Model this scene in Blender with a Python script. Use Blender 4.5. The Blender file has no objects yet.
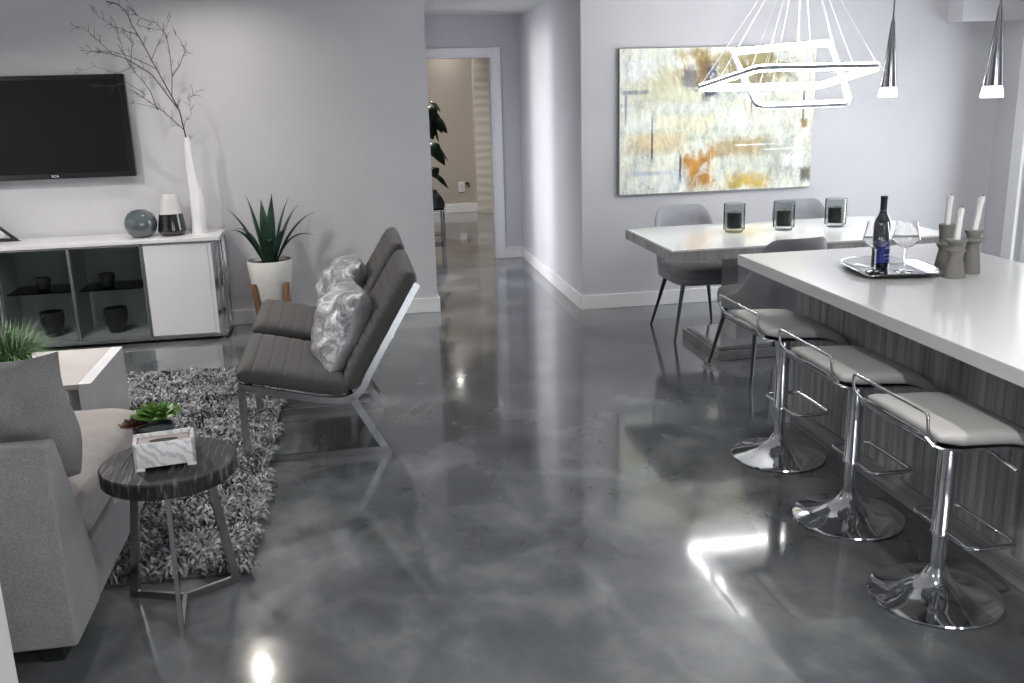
import bpy, bmesh, math, random
import numpy as np
from mathutils import Vector, Matrix
random.seed(7)
SC = bpy.context.scene
COL = SC.collection
PI = math.pi
R = math.radians

# ---------------------------------------------------------------- materials
def _nodes(name):
    m = bpy.data.materials.new(name); m.use_nodes = True
    nt = m.node_tree; b = nt.nodes['Principled BSDF']
    return m, nt, b
def _coord(nt, scale=(1, 1, 1), kind='Object', rot=(0, 0, 0)):
    tc = nt.nodes.new('ShaderNodeTexCoord'); mp = nt.nodes.new('ShaderNodeMapping')
    mp.inputs['Scale'].default_value = scale; mp.inputs['Rotation'].default_value = rot
    nt.links.new(tc.outputs[kind], mp.inputs['Vector'])
    return mp.outputs['Vector']
def _noise(nt, vec, scale, detail=4, rough=.55, dist=0):
    n = nt.nodes.new('ShaderNodeTexNoise')
    n.inputs['Scale'].default_value = scale; n.inputs['Detail'].default_value = detail
    n.inputs['Roughness'].default_value = rough; n.inputs['Distortion'].default_value = dist
    nt.links.new(vec, n.inputs['Vector']); return n.outputs['Fac']
def _ramp(nt, fac, stops):
    r = nt.nodes.new('ShaderNodeValToRGB'); el = r.color_ramp.elements
    while len(el) < len(stops): el.new(.5)
    for e, (p, c) in zip(el, stops):
        e.position = p; e.color = (*c, 1) if len(c) == 3 else c
    nt.links.new(fac, r.inputs['Fac']); return r.outputs['Color']
def _mix(nt, fac, a, b, mode='MIX'):
    m = nt.nodes.new('ShaderNodeMix'); m.data_type = 'RGBA'; m.blend_type = mode
    for sock, v in ((m.inputs[0], fac), (m.inputs[6], a), (m.inputs[7], b)):
        if hasattr(v, 'is_output'): nt.links.new(v, sock)
        elif isinstance(v, (int, float)): sock.default_value = v
        else: sock.default_value = (*v, 1)
    return m.outputs[2]
def _bump(nt, b, h, strength, dist=.01):
    bp = nt.nodes.new('ShaderNodeBump'); bp.inputs['Strength'].default_value = strength
    bp.inputs['Distance'].default_value = dist
    nt.links.new(h, bp.inputs['Height']); nt.links.new(bp.outputs['Normal'], b.inputs['Normal'])
def mat(name, col, rough=.5, metal=0., var=None, bump=None, coat=0., spec=.5, sheen=0., stretch=(1, 1, 1), emit=0.):
    m, nt, b = _nodes(name)
    b.inputs['Roughness'].default_value = rough; b.inputs['Metallic'].default_value = metal
    b.inputs['Coat Weight'].default_value = coat; b.inputs['Coat Roughness'].default_value = .04
    b.inputs['Specular IOR Level'].default_value = spec; b.inputs['Sheen Weight'].default_value = sheen
    b.inputs['Base Color'].default_value = (*col, 1)
    v = _coord(nt, stretch)
    if var:
        f = _noise(nt, v, var[0], 5)
        lo = tuple(c * (1 - var[1]) for c in col); hi = tuple(min(1, c * (1 + var[1])) for c in col)
        nt.links.new(_ramp(nt, f, [(.3, lo), (.7, hi)]), b.inputs['Base Color'])
    if bump:
        _bump(nt, b, _noise(nt, v, bump[0], 3), bump[1], bump[2] if len(bump) > 2 else .005)
    if emit:
        b.inputs['Emission Color'].default_value = (*col, 1); b.inputs['Emission Strength'].default_value = emit
    return m
def glass(name, tint, ior_fac=.12, rough=.02):
    """thin clear or smoked glass: tinted transparency with a fresnel gloss"""
    m, nt, b = _nodes(name); nt.nodes.remove(b)
    out = nt.nodes['Material Output']
    t = nt.nodes.new('ShaderNodeBsdfTransparent'); t.inputs[0].default_value = (*tint, 1)
    g = nt.nodes.new('ShaderNodeBsdfGlossy'); g.inputs['Roughness'].default_value = rough
    lw = nt.nodes.new('ShaderNodeLayerWeight'); lw.inputs['Blend'].default_value = ior_fac
    mx = nt.nodes.new('ShaderNodeMixShader')
    nt.links.new(lw.outputs['Fresnel'], mx.inputs[0]); nt.links.new(t.outputs[0], mx.inputs[1])
    nt.links.new(g.outputs[0], mx.inputs[2]); nt.links.new(mx.outputs[0], out.inputs['Surface'])
    return m
def weave(name, col, scale=260, amt=.35, rough=.9, bumps=.5):
    m, nt, b = _nodes(name)
    b.inputs['Roughness'].default_value = rough; b.inputs['Sheen Weight'].default_value = .15
    v = _coord(nt)
    f = _noise(nt, v, scale, 2, .7); g = _noise(nt, v, 9, 3)
    c = _ramp(nt, f, [(.3, tuple(x * (1 - amt) for x in col)), (.7, tuple(x * (1 + amt) for x in col))])
    c2 = _mix(nt, .35, c, _ramp(nt, g, [(.3, tuple(x * .8 for x in col)), (.7, tuple(x * 1.2 for x in col))]))
    nt.links.new(c2, b.inputs['Base Color']); _bump(nt, b, f, bumps, .003)
    return m
def floor_mat():
    m, nt, b = _nodes('epoxy_concrete')
    v = _coord(nt)
    big = _noise(nt, v, 1.15, 5, .52, .35)
    mid = _noise(nt, _coord(nt, (1, .75, 1), rot=(0, 0, .6)), 2.9, 6, .55, .3)
    c1 = _ramp(nt, big, [(.36, (.034, .040, .046)), (.46, (.070, .080, .089)), (.56, (.125, .137, .148)), (.68, (.24, .253, .262))])
    c2 = _ramp(nt, mid, [(.36, (.040, .046, .053)), (.5, (.095, .106, .116)), (.65, (.24, .253, .262))])
    c = _mix(nt, .5, c1, c2)
    # fine pale drag veins
    w = nt.nodes.new('ShaderNodeTexVoronoi'); w.feature = 'DISTANCE_TO_EDGE'; w.inputs['Scale'].default_value = .55
    dv = nt.nodes.new('ShaderNodeVectorMath'); dv.operation = 'ADD'
    nn = nt.nodes.new('ShaderNodeTexNoise'); nn.inputs['Scale'].default_value = 1.3; nn.inputs['Detail'].default_value = 5
    nt.links.new(v, nn.inputs['Vector']); nt.links.new(v, dv.inputs[0]); nt.links.new(nn.outputs['Color'], dv.inputs[1])
    nt.links.new(dv.outputs[0], w.inputs['Vector'])
    vein = _ramp(nt, w.outputs['Distance'], [(0., (.11, .11, .11)), (.035, (0, 0, 0))])
    c = _mix(nt, .28, c, vein, 'ADD')
    nt.links.new(c, b.inputs['Base Color'])
    b.inputs['Roughness'].default_value = .12; b.inputs['Coat Weight'].default_value = .75
    b.inputs['Coat Roughness'].default_value = .07; b.inputs['Coat IOR'].default_value = 1.5
    _bump(nt, b, _noise(nt, v, 3.0, 3), .05, .01)
    nt.links.new(_ramp(nt, _noise(nt, v, 5, 4), [(.3, (.06,)*3), (.7, (.22,)*3)]), b.inputs['Roughness'])
    return m
def grain_mat(name, dark, light, stretch, scale=9, rough=.45, bump=.15, dist=.3):
    m, nt, b = _nodes(name)
    v = _coord(nt, stretch)
    f = _noise(nt, v, scale, 8, .7, dist); g = _noise(nt, v, scale * .23, 3, .5)
    c = _mix(nt, .5, _ramp(nt, f, [(.32, dark), (.68, light)]), _ramp(nt, g, [(.35, dark), (.65, light)]))
    nt.links.new(c, b.inputs['Base Color']); b.inputs['Roughness'].default_value = rough
    _bump(nt, b, f, bump, .004)
    return m
def brushed_wood():
    m, nt, b = _nodes('wire_brushed_black_wood')
    f = _noise(nt, _coord(nt, (62, 6, 9), rot=(0, 0, .35)), 1.7, 2, .5, .0)
    nt.links.new(_ramp(nt, f, [(.46, (.007, .007, .007)), (.58, (.026, .025, .025)), (.72, (.13, .127, .125))]), b.inputs['Base Color'])
    b.inputs['Roughness'].default_value = .5; _bump(nt, b, f, .7, .004); return m
def marble_mat():
    m, nt, b = _nodes('veined_marble')
    w = nt.nodes.new('ShaderNodeTexWave'); w.inputs['Scale'].default_value = 9; w.inputs['Distortion'].default_value = 12
    w.inputs['Detail'].default_value = 4; w.inputs['Detail Scale'].default_value = 1.4
    nt.links.new(_coord(nt, (1, 1, 1), rot=(.5, .7, .2)), w.inputs['Vector'])
    nt.links.new(_ramp(nt, w.outputs['Fac'], [(0, (.50, .51, .54)), (.2, (.62, .63, .65)), (.5, (.72, .72, .73)), (1, (.76, .76, .77))]), b.inputs['Base Color'])
    b.inputs['Roughness'].default_value = .3
    return m
def painting_mat():
    """abstract canvas: pale wash, ochre and olive passages, dark blue scrape, fine scratches"""
    m, nt, b = _nodes('abstract_canvas')
    v = _coord(nt, (1, 1, 1))               # local metres: x 0..1.6, z 0..1.08
    sep = nt.nodes.new('ShaderNodeSeparateXYZ'); nt.links.new(v, sep.inputs[0])
    def M(op, a, c, clamp=False):
        n = nt.nodes.new('ShaderNodeMath'); n.operation = op; n.use_clamp = clamp
        for i, s in enumerate((a, c)):
            if hasattr(s, 'is_output'): nt.links.new(s, n.inputs[i])
            else: n.inputs[i].default_value = s
        return n.outputs[0]
    rag = _noise(nt, v, 5.5, 10, .74, .3); rag2 = _noise(nt, _coord(nt, (1, 1, .3)), 18, 10, .8, .1)
    def blob(cx, cz, rx, rz, soft=.5, amp=1.9):
        dx = M('DIVIDE', M('SUBTRACT', sep.outputs[0], cx), rx); dz = M('DIVIDE', M('SUBTRACT', sep.outputs[2], cz), rz)
        d = M('MAXIMUM', M('ABSOLUTE', dx, 0), M('ABSOLUTE', dz, 0))
        d = M('ADD', d, M('MULTIPLY', M('SUBTRACT', rag, .5), amp)); d = M('ADD', d, M('MULTIPLY', M('SUBTRACT', rag2, .5), 1.7))
        return M('DIVIDE', M('SUBTRACT', 1.0, d), soft, True)
    base = _ramp(nt, _noise(nt, v, 3.2, 8, .68, .8), [(.30, (.40, .44, .40)), (.45, (.72, .76, .70)), (.58, (.80, .80, .66)), (.72, (.88, .90, .90))])
    c = base
    for (cx, cz, rx, rz, colr, k) in [
        (.80, .45, .85, .07, (.52, .58, .50), .5), (.38, .86, .30, .12, (.52, .50, .30), .8), (.62, .97, .22, .12, (.45, .30, .08), .9),
        (1.02, .90, .30, .16, (.27, .22, .10), .85), (.30, .40, .30, .10, (.66, .52, .26), .75), (.95, .33, .30, .10, (.40, .29, .12), .85),
        (.64, .17, .15, .18, (.50, .24, .04), 1.), (1.05, .08, .20, .08, (.58, .40, .06), .9), (1.05, .20, .20, .10, (.60, .62, .52), .8),
        (.95, .98, .38, .09, (.34, .28, .12), .9), (.40, .74, .34, .07, (.55, .55, .36), .7), (.55, .52, .30, .10, (.74, .70, .48), .7), (1.2, .62, .25, .12, (.70, .74, .62), .6), (.72, .84, .075, .17, (.05, .05, .09), 1.), (.55, .88, .07, .12, (.14, .13, .16), .85), (.66, .92, .05, .14, (.22, .12, .03), .9), (1.30, .26, .15, .16, (.42, .46, .40), .7),
        (1.53, .10, .07, .08, (.10, .08, .05), .9), (1.50, .50, .035, .04, (.32, .18, .04), .9), (1.30, .92, .10, .08, (.30, .24, .12), .7),
        (.15, .95, .16, .10, (.90, .92, .90), .8), (.13, .77, .13, .018, (.16, .18, .25), .8), (1.42, .22, .10, .06, (.92, .94, .95), .7),
        (.27, .16, .22, .02, (.45, .52, .62), .7), (.95, .56, .10, .09, (.88, .88, .82), .8), (.48, .10, .10, .10, (.70, .78, .84), .6)]:
        c = _mix(nt, M('MULTIPLY', blob(cx, cz, rx, rz), k), c, colr)
    for (cx, z0, z1, colr) in [(.26, .22, .62, (.05, .03, .03)), (.49, .06, .33, (.05, .06, .10)), (1.06, .55, .78, (.30, .16, .02)), (1.49, .50, .78, (.06, .06, .05)), (.05, .50, .80, (.3, .3, .35))]:
        c = _mix(nt, M('MULTIPLY', blob(cx, (z0 + z1) / 2, .011, (z1 - z0) / 2, .5, 1.6), .9), c, colr)
    for (cz, x0, x1, colr) in [(.35, .9, 1.3, (.95, .95, .92)), (.79, .6, 1.0, (.93, .93, .93)), (.31, 1.15, 1.6, (.9, .93, .93))]:
        c = _mix(nt, M('MULTIPLY', blob((x0 + x1) / 2, cz, (x1 - x0) / 2, .007, .5, 1.6), .9), c, colr)
    c = _mix(nt, .75, c, _ramp(nt, _noise(nt, _coord(nt, (1.6, 1, .7)), 7, 10, .78, .3), [(.36, (.50, .50, .46)), (.5, (1, 1, 1)), (.64, (1.35, 1.35, 1.35))]), 'MULTIPLY')
    speck = _ramp(nt, _noise(nt, v, 24, 9, .8, .8), [(.33, (.18,)*3), (.41, (1,)*3)])
    c = _mix(nt, .85, c, speck, 'MULTIPLY')
    wash = _ramp(nt, _noise(nt, _coord(nt, (1.3, 1, .8)), 3.6, 9, .72, .4), [(.57, (0, 0, 0)), (.68, (.75, .75, .75))])
    c = _mix(nt, wash, c, (.93, .95, .94))
    nt.links.new(c, b.inputs['Base Color']); b.inputs['Roughness'].default_value = .45
    _bump(nt, b, rag2, .15, .004)
    return m
def velvet_mat():
    m, nt, b = _nodes('crushed_silver_velvet')
    v = _coord(nt)
    f = _noise(nt, v, 11, 9, .74, 1.2)
    nt.links.new(_ramp(nt, f, [(.38, (.16, .165, .18)), (.5, (.36, .37, .39)), (.60, (.88, .89, .92))]), b.inputs['Base Color'])
    b.inputs['Roughness'].default_value = .33; b.inputs['Metallic'].default_value = .55; b.inputs['Sheen Weight'].default_value = .4
    _bump(nt, b, _noise(nt, v, 7, 8, .7, .8), .8, .03)
    return m
def rug_mat():
    m, nt, b = _nodes('shaggy_yarn')
    a = nt.nodes.new('ShaderNodeVertexColor'); a.layer_name = 'tone'
    g = _noise(nt, _coord(nt), 3.5, 3)
    c = _mix(nt, 1.0, a.outputs['Color'], _ramp(nt, g, [(.3, (.8,)*3), (.7, (1.15,)*3)]), 'MULTIPLY')
    nt.links.new(c, b.inputs['Base Color']); b.inputs['Roughness'].default_value = .6; b.inputs['Sheen Weight'].default_value = .25
    return m
def wave_panel_mat():
    m, nt, b = _nodes('cream_wave_relief')
    w = nt.nodes.new('ShaderNodeTexWave'); w.bands_direction = 'Z'; w.inputs['Scale'].default_value = 2.6
    w.inputs['Distortion'].default_value = 3.0; w.inputs['Detail'].default_value = 1.5
    nt.links.new(_coord(nt), w.inputs['Vector'])
    b.inputs['Base Color'].default_value = (.74, .70, .63, 1); b.inputs['Roughness'].default_value = .22
    _bump(nt, b, w.outputs['Fac'], .24, .02)
    return m

K = {}
K['wall'] = mat('wall_paint', (.585, .58, .61), .75, var=(2.5, .025), bump=(120, .04))
K['beige'] = mat('beige_wall_paint', (.44, .39, .345), .8, var=(2, .02))
K['trim'] = mat('white_trim_paint', (.82, .82, .83), .4)
K['ceiling'] = mat('ceiling_paint', (.72, .72, .72), .8, bump=(60, .05))
K['floor'] = floor_mat()
K['chrome'] = mat('polished_chrome', (.74, .75, .77), .06, 1.)
K['steel'] = mat('brushed_steel', (.48, .48, .49), .22, 1., bump=(90, .05), stretch=(1, 1, 12))
K['darksteel'] = mat('dark_chrome', (.13, .13, .14), .14, 1.)
K['frame'] = mat('satin_chrome_flat_bar', (.50, .50, .51), .2, 1.)
K['darkbar'] = mat('gunmetal_flat_bar', (.34, .34, .345), .24, 1.)
K['quartz'] = mat('white_quartz', (.74, .745, .75), .16, var=(40, .015), coat=.4)
K['laminate'] = grain_mat('grey_wood_laminate', (.085, .085, .088), (.50, .50, .51), (18, 18, .5), 6, .45)
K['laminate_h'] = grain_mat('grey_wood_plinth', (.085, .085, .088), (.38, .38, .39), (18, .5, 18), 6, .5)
K['tabletop'] = mat('white_gloss_lacquer', (.88, .89, .88), .05, coat=.5)
K['mirror_silver'] = grain_mat('marbled_silver_band', (.22, .21, .20), (.60, .59, .57), (2.5, 2.5, .8), 7, .2, .1, 2.0)
K['gloss_grey'] = mat('gloss_grey_lacquer', (.54, .55, .58), .06, coat=.7)
K['velour'] = mat('grey_velour', (.25, .255, .28), .8, var=(8, .12), bump=(300, .15), sheen=.5)
K['stoolseat'] = mat('pale_grey_leatherette', (.46, .455, .447), .45, var=(5, .04), bump=(160, .10))
K['sofa'] = weave('grey_sofa_weave', (.255, .255, .265), 260, .45)
K['seat_lit'] = weave('warm_lit_sofa_weave', (.37, .34, .325), 230, .18)  # same fabric as the sofa; warm light on the seat put into the colour
K['pillowgrey'] = weave('grey_cushion_weave', (.25, .247, .247), 240, .45)
K['blackwood'] = mat('black_foot', (.012, .012, .012), .4)
K['loungefab'] = weave('charcoal_lounge_fabric', (.070, .066, .064), 320, .35, .85, .3)
K['velvet'] = velvet_mat()
K['velvetside'] = mat('grey_satin_back', (.40, .41, .425), .40, .2, var=(7, .15), bump=(9, .5, .02), sheen=.4)
K['rug'] = rug_mat()
K['rugback'] = mat('rug_backing', (.07, .07, .072), .95, var=(60, .3))
K['darkwood'] = brushed_wood()
K['marble'] = marble_mat()
K['inset'] = mat('blush_inset', (.50, .43, .41), .5, var=(20, .1))
K['soil'] = mat('dark_soil', (.035, .026, .02), .95, var=(50, .5), bump=(60, .8, .01))
K['leaf'] = mat('agave_leaf_green', (.028, .068, .042), .30, var=(7, .35))
K['leafdark'] = mat('fig_leaf_green', (.012, .030, .014), .3, var=(9, .3))
K['succ'] = mat('succulent_green', (.085, .20, .028), .4, var=(14, .35))
K['succred'] = mat('succulent_brown', (.14, .06, .035), .45, var=(14, .35))
K['grass'] = mat('grass_green', (.065, .15, .045), .5, var=(9, .5))
K['grasstip'] = mat('pale_grass_seed', (.55, .56, .50), .6)
K['pot'] = mat('chalky_white_ceramic', (.72, .71, .68), .6, var=(10, .06), bump=(18, .1))
K['stand'] = grain_mat('walnut_stand', (.13, .062, .03), (.30, .155, .075), (6, 6, 1), 7, .5)
K['whitegloss'] = mat('white_glazed_ceramic', (.80, .80, .81), .18, coat=.3, bump=(14, .25, .01))
K['blackglaze'] = mat('black_glaze', (.008, .010, .010), .12, coat=.6)
K['greyglaze'] = mat('pale_grey_glaze', (.60, .58, .57), .2, coat=.3)
K['orb'] = mat('smoky_glass_ball', (.085, .105, .115), .06, coat=1., var=(6, .1))
K['cab'] = mat('white_cabinet_lacquer', (.70, .70, .715), .3, var=(3, .02))
K['cabin'] = mat('grey_cabinet_inside', (.46, .475, .48), .6)
K['smoke'] = glass('smoked_door_glass', (.80, .815, .82), .10)
K['shelfglass'] = glass('green_edged_shelf_glass', (.50, .58, .55), .2)
K['cupdark'] = mat('black_glassware', (.035, .038, .04), .1, coat=.5)
K['screen'] = mat('black_screen', (.010, .012, .012), .28, spec=.2)
K['bezel'] = mat('black_bezel', (.012, .012, .013), .12, coat=.5)
K['logo'] = mat('white_mark', (.85, .85, .85), .4)
K['twig'] = mat('dry_twig_bark', (.060, .050, .047), .85, var=(30, .4))
K['canvas'] = painting_mat()
K['canvasedge'] = mat('grey_canvas_edge', (.28, .28, .29), .6)
K['cone'] = mat('brushed_chrome_cone', (.55, .55, .56), .12, 1.)
K['lit'] = mat('lit_acrylic', (1, 1, 1), .3, emit=5.)
K['led'] = mat('led_diffuser', (1, 1, 1), .3, emit=22.)
K['ringmetal'] = mat('silver_ring', (.42, .44, .47), .3, .9)
K['cable'] = mat('steel_cable', (.80, .80, .82), .4, .3)
K['darkcable'] = mat('grey_cord', (.12, .12, .125), .5)
K['clear'] = glass('clear_glass', (.97, .98, .98), .12)
def real_glass():
    m, nt, b = _nodes('crystal_glass'); b.inputs['Transmission Weight'].default_value = 1; b.inputs['Roughness'].default_value = 0; b.inputs['IOR'].default_value = 1.45
    b.inputs['Base Color'].default_value = (1, 1, 1, 1); return m
K['crystal'] = real_glass()
K['smokecup'] = glass('smoky_green_glass', (.82, .84, .83), .10)
K['candledark'] = mat('black_wax', (.014, .018, .017), .3, coat=.3)
K['wax'] = mat('white_wax', (.90, .90, .89), .45)
K['wick'] = mat('burnt_wick', (.03, .03, .03), .9)
K['clay'] = mat('warm_grey_stoneware', (.215, .205, .19), .7, var=(20, .08), bump=(60, .1))
K['tray'] = mat('polished_silver_tray', (.55, .56, .58), .12, 1.)
K['bottle'] = mat('dark_bottle_glass', (.006, .008, .016), .05, coat=1.)
K['capsule'] = mat('blue_black_foil', (.015, .020, .055), .3, .4)
K['label'] = mat('royal_blue_label', (.020, .035, .26), .5)
K['labelpale'] = mat('label_print', (.32, .36, .66), .5)
K['labelblack'] = mat('dark_label_panel', (.02, .02, .03), .5)
K['coffee'] = mat('white_stone_veneer', (.66, .66, .67), .3, var=(5, .06), coat=.2)
K['coffeetop'] = mat('blush_white_top', (.50, .465, .45), .22, var=(4, .04), coat=.3)
K['coffeegap'] = mat('grey_drawer_face', (.30, .30, .315), .4)
K['plate'] = mat('outlet_plastic', (.75, .74, .71), .4)
K['paper'] = mat('photo_print', (.55, .55, .55), .35, var=(7, .7))
K['downlight'] = mat('warm_lamp_lens', (1., .90, .76), .3, emit=4.)
K['vasegrey'] = mat('slate_glaze', (.05, .065, .075), .3)

# ---------------------------------------------------------------- mesh builder
class MB:
    def __init__(s): s.bm = bmesh.new(); s.mi = 0
    def box(s, lo, hi, r=0., seg=2, M=None):
        c = [(a + b) / 2 for a, b in zip(lo, hi)]; d = [abs(b - a) for a, b in zip(lo, hi)]
        t = bmesh.new(); bmesh.ops.create_cube(t, size=1.)
        for v in t.verts: v.co = Vector((v.co.x * d[0] + c[0], v.co.y * d[1] + c[1], v.co.z * d[2] + c[2]))
        if r: bmesh.ops.bevel(t, geom=list(t.edges), offset=min(r, min(d) * .49), segments=seg, profile=.5, affect='EDGES')
        return s.add(t, M)
    def add(s, t, M=None):
        if M is not None: bmesh.ops.transform(t, matrix=M, verts=t.verts)
        vs = {v: s.bm.verts.new(v.co) for v in t.verts}
        for f in t.faces:
            try: nf = s.bm.faces.new([vs[v] for v in f.verts]); nf.material_index = s.mi
            except ValueError: pass
        t.free(); return s
    def loft(s, rings, closed=True, caps=True, loop=False):
        """rings: list of equal-length point lists"""
        L = [[s.bm.verts.new(p) for p in r] for r in rings]; n = len(L[0])
        pairs = list(zip(L, L[1:])) + ([(L[-1], L[0])] if loop else [])
        for a, b in pairs:
            for i in range(n if closed else n - 1):
                j = (i + 1) % n
                f = s.bm.faces.new((a[i], a[j], b[j], b[i])); f.material_index = s.mi
        if caps and closed and not loop:
            for r in (L[0][::-1], L[-1]):
                f = s.bm.faces.new(r); f.material_index = s.mi
        return s
    def lathe(s, prof, c=(0, 0, 0), n=32, sx=1., sy=1., M=None):
        t = MB(); rings = [[(c[0] + r * sx * math.cos(2 * PI * k / n), c[1] + r * sy * math.sin(2 * PI * k / n), c[2] + z) for k in range(n)] for r, z in prof]
        t.loft(rings); return s.add(t.bm, M)
    def tube(s, pts, r, n=8, loop=False, caps=True):
        P = [Vector(p) for p in pts]; m = len(P)
        rr = r if hasattr(r, '__len__') else [r] * m
        rings = []; up = None
        for i, p in enumerate(P):
            if loop: d = (P[(i + 1) % m] - P[i - 1])
            else: d = P[min(i + 1, m - 1)] - P[max(i - 1, 0)]
            d.normalize()
            if up is None:
                up = Vector((0, 0, 1)) if abs(d.z) < .9 else Vector((1, 0, 0))
            a = d.cross(up); 
            if a.length < 1e-5: a = d.orthogonal()
            a.normalize(); b = a.cross(d).normalized(); up = b
            rings.append([p + (a * math.cos(2 * PI * k / n) + b * math.sin(2 * PI * k / n)) * rr[i] for k in range(n)])
        return s.loft(rings, True, caps, loop)
    def prism(s, poly, a0, a1, axis='y', r=0., seg=2):
        """extrude a 2D outline (u,v) along an axis: y -> (x,z), x -> (y,z), z -> (x,y)"""
        def P(u, v, a): return {'y': (u, a, v), 'x': (a, u, v), 'z': (u, v, a)}[axis]
        t = bmesh.new()
        A = [t.verts.new(P(u, v, a0)) for u, v in poly]; B = [t.verts.new(P(u, v, a1)) for u, v in poly]
        n = len(poly)
        for i in range(n): t.faces.new((A[i], A[(i + 1) % n], B[(i + 1) % n], B[i]))
        t.faces.new(A[::-1]); t.faces.new(B)
        bmesh.ops.recalc_face_normals(t, faces=t.faces)
        if r: bmesh.ops.bevel(t, geom=list(t.edges), offset=r, segments=seg, profile=.5, affect='EDGES')
        return s.add(t)
    def strip(s, path, w, a0, a1, axis='y', loop=False):
        """flat bar: a polyline in a plane thickened by w and extruded along the axis"""
        P = [Vector((p[0], p[1])) for p in path]; n = len(P); Lp, Rp = [], []
        for i in range(n):
            if loop: d0 = (P[i] - P[i - 1]).normalized(); d1 = (P[(i + 1) % n] - P[i]).normalized()
            else:
                d1 = (P[min(i + 1, n - 1)] - P[min(i, n - 2)]).normalized(); d0 = (P[max(i, 1)] - P[max(i - 1, 0)]).normalized()
            n0 = Vector((-d0.y, d0.x)); n1 = Vector((-d1.y, d1.x)); mm = (n0 + n1)
            mm = mm / max(.35, mm.length_squared / 2) if mm.length > 1e-4 else n0
            Lp.append(P[i] + mm * w / 2); Rp.append(P[i] - mm * w / 2)
        def Q(p, a): return {'y': (p.x, a, p.y), 'x': (a, p.x, p.y), 'z': (p.x, p.y, a)}[axis]
        rings = [[Q(l, a0), Q(r_, a0), Q(r_, a1), Q(l, a1)] for l, r_ in zip(Lp, Rp)]
        return s.loft(rings, True, not loop, loop)
    def build(s, name, m, parent=None, smooth=True, local=False, angle=40, recalc=True):
        if recalc: bmesh.ops.recalc_face_normals(s.bm, faces=s.bm.faces)
        me = bpy.data.meshes.new(name)
        if parent is not None and not local:
            o = parent
            off = Vector(parent.location)
            while o.parent is not None: o = o.parent; off += Vector(o.location)
            for v in s.bm.verts: v.co -= off
        s.bm.to_mesh(me); s.bm.free()
        for x in (m if isinstance(m, (list, tuple)) else [m]): me.materials.append(x)
        if smooth:
            me.polygons.foreach_set('use_smooth', [True] * len(me.polygons))
            try: me.set_sharp_from_angle(angle=R(angle))
            except Exception: pass
        o = bpy.data.objects.new(name, me); COL.objects.link(o)
        if parent is not None: o.parent = parent
        return o

def tag(o, label=None, cat=None, group=None, kind=None):
    if label: o['label'] = label
    if cat: o['category'] = cat
    if group: o['group'] = group
    if kind: o['kind'] = kind
    return o
def thing(name, label, cat, loc=(0, 0, 0), rz=0., group=None):
    o = bpy.data.objects.new(name, None); COL.objects.link(o); o.empty_display_size = .1
    o.location = loc; o.rotation_euler = (0, 0, rz)
    return tag(o, label, cat, group)
def copy_tree(o, parent=None):
    c = o.copy(); COL.objects.link(c)
    if parent is not None: c.parent = parent
    for ch in list(o.children): copy_tree(ch, c)
    return c
def struct(name, mb, m, parent=None, label=None, smooth=False):
    o = mb.build(name, m, parent, smooth)
    o['kind'] = 'structure'
    if label: o['label'] = label
    return o
def base_at(mb, loc):
    """put a single-mesh thing's origin at its base"""
    return loc
def solo(name, mb, m, loc, label, cat, group=None, smooth=True, angle=40, kind=None):
    for v in mb.bm.verts: v.co -= Vector(loc)
    o = mb.build(name, m, None, smooth, angle=angle); o.location = loc
    return tag(o, label, cat, group, kind)
def bez(p0, p1, p2, n=8):
    p0, p1, p2 = Vector(p0), Vector(p1), Vector(p2)
    return [p0 * (1 - t) ** 2 + p1 * 2 * t * (1 - t) + p2 * t * t for t in (i / n for i in range(n + 1))]
def fillet(pts, r, n=5, loop=False):
    P = [Vector(p) for p in pts]; out = []; m = len(P)
    for i, p in enumerate(P):
        if not loop and i in (0, m - 1): out.append(p); continue
        a = (P[i - 1] - p); b = (P[(i + 1) % m] - p); ra = min(r, a.length * .45, b.length * .45)
        out += bez(p + a.normalized() * ra, p, p + b.normalized() * ra, n)
    return out
def wob(x, y, z=0.):
    return (math.sin(x * 2.1 + y * 1.3 + z) + math.sin(x * 3.7 - y * 2.9 + 1.3 * z + 1) * .6 + math.sin(y * 5.3 + x * 1.1 + 2) * .4) / 2

# ---------------------------------------------------------------- the room
YL, YD = 7.46, 7.19          # lounge wall face, dining wall face
HC = 2.6
struct('floor', MB().box((-3.4, -3.2, -.1), (5.5, 14.0, 0)), K['floor'])
struct('ceiling', MB().box((-3.4, -3.2, HC), (5.5, 7.61, HC + .1)), K['ceiling'])
struct('wall_lounge', MB().box((-3.4, YL, 0), (.66, YL + .15, HC)), K['wall'])
struct('wall_dining', MB().box((1.79, YD, 0), (5.5, YD + .15, HC)), K['wall'])
# hallway
b = MB(); b.box((.51, YL + .15, 0), (.66, 8.22, HC)); b.box((.51, 9.14, 0), (.66, 9.87, HC)); b.box((.51, 8.22, 2.2), (.66, 9.14, HC))
struct('wall_hall_left', b, K['wall'])
struct('wall_hall_right', MB().box((1.79, YD + .15, 0), (1.926, 9.87, HC)), K['wall'])
b = MB(); b.box((.66, 9.75, 0), (.70, 9.87, HC)); b.box((1.516, 9.75, 0), (1.79, 9.87, HC)); b.box((.70, 9.75, 2.04), (1.516, 9.87, HC))
struct('wall_hall_end', b, K['wall'])
struct('ceiling_hall', MB().box((.66, YL, 2.42), (1.79, 9.75, 2.5)), K['ceiling'])
struct('wall_hall_header', MB().box((.66, YL, 2.5), (1.79, YL + .15, HC)), K['wall'])
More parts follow.
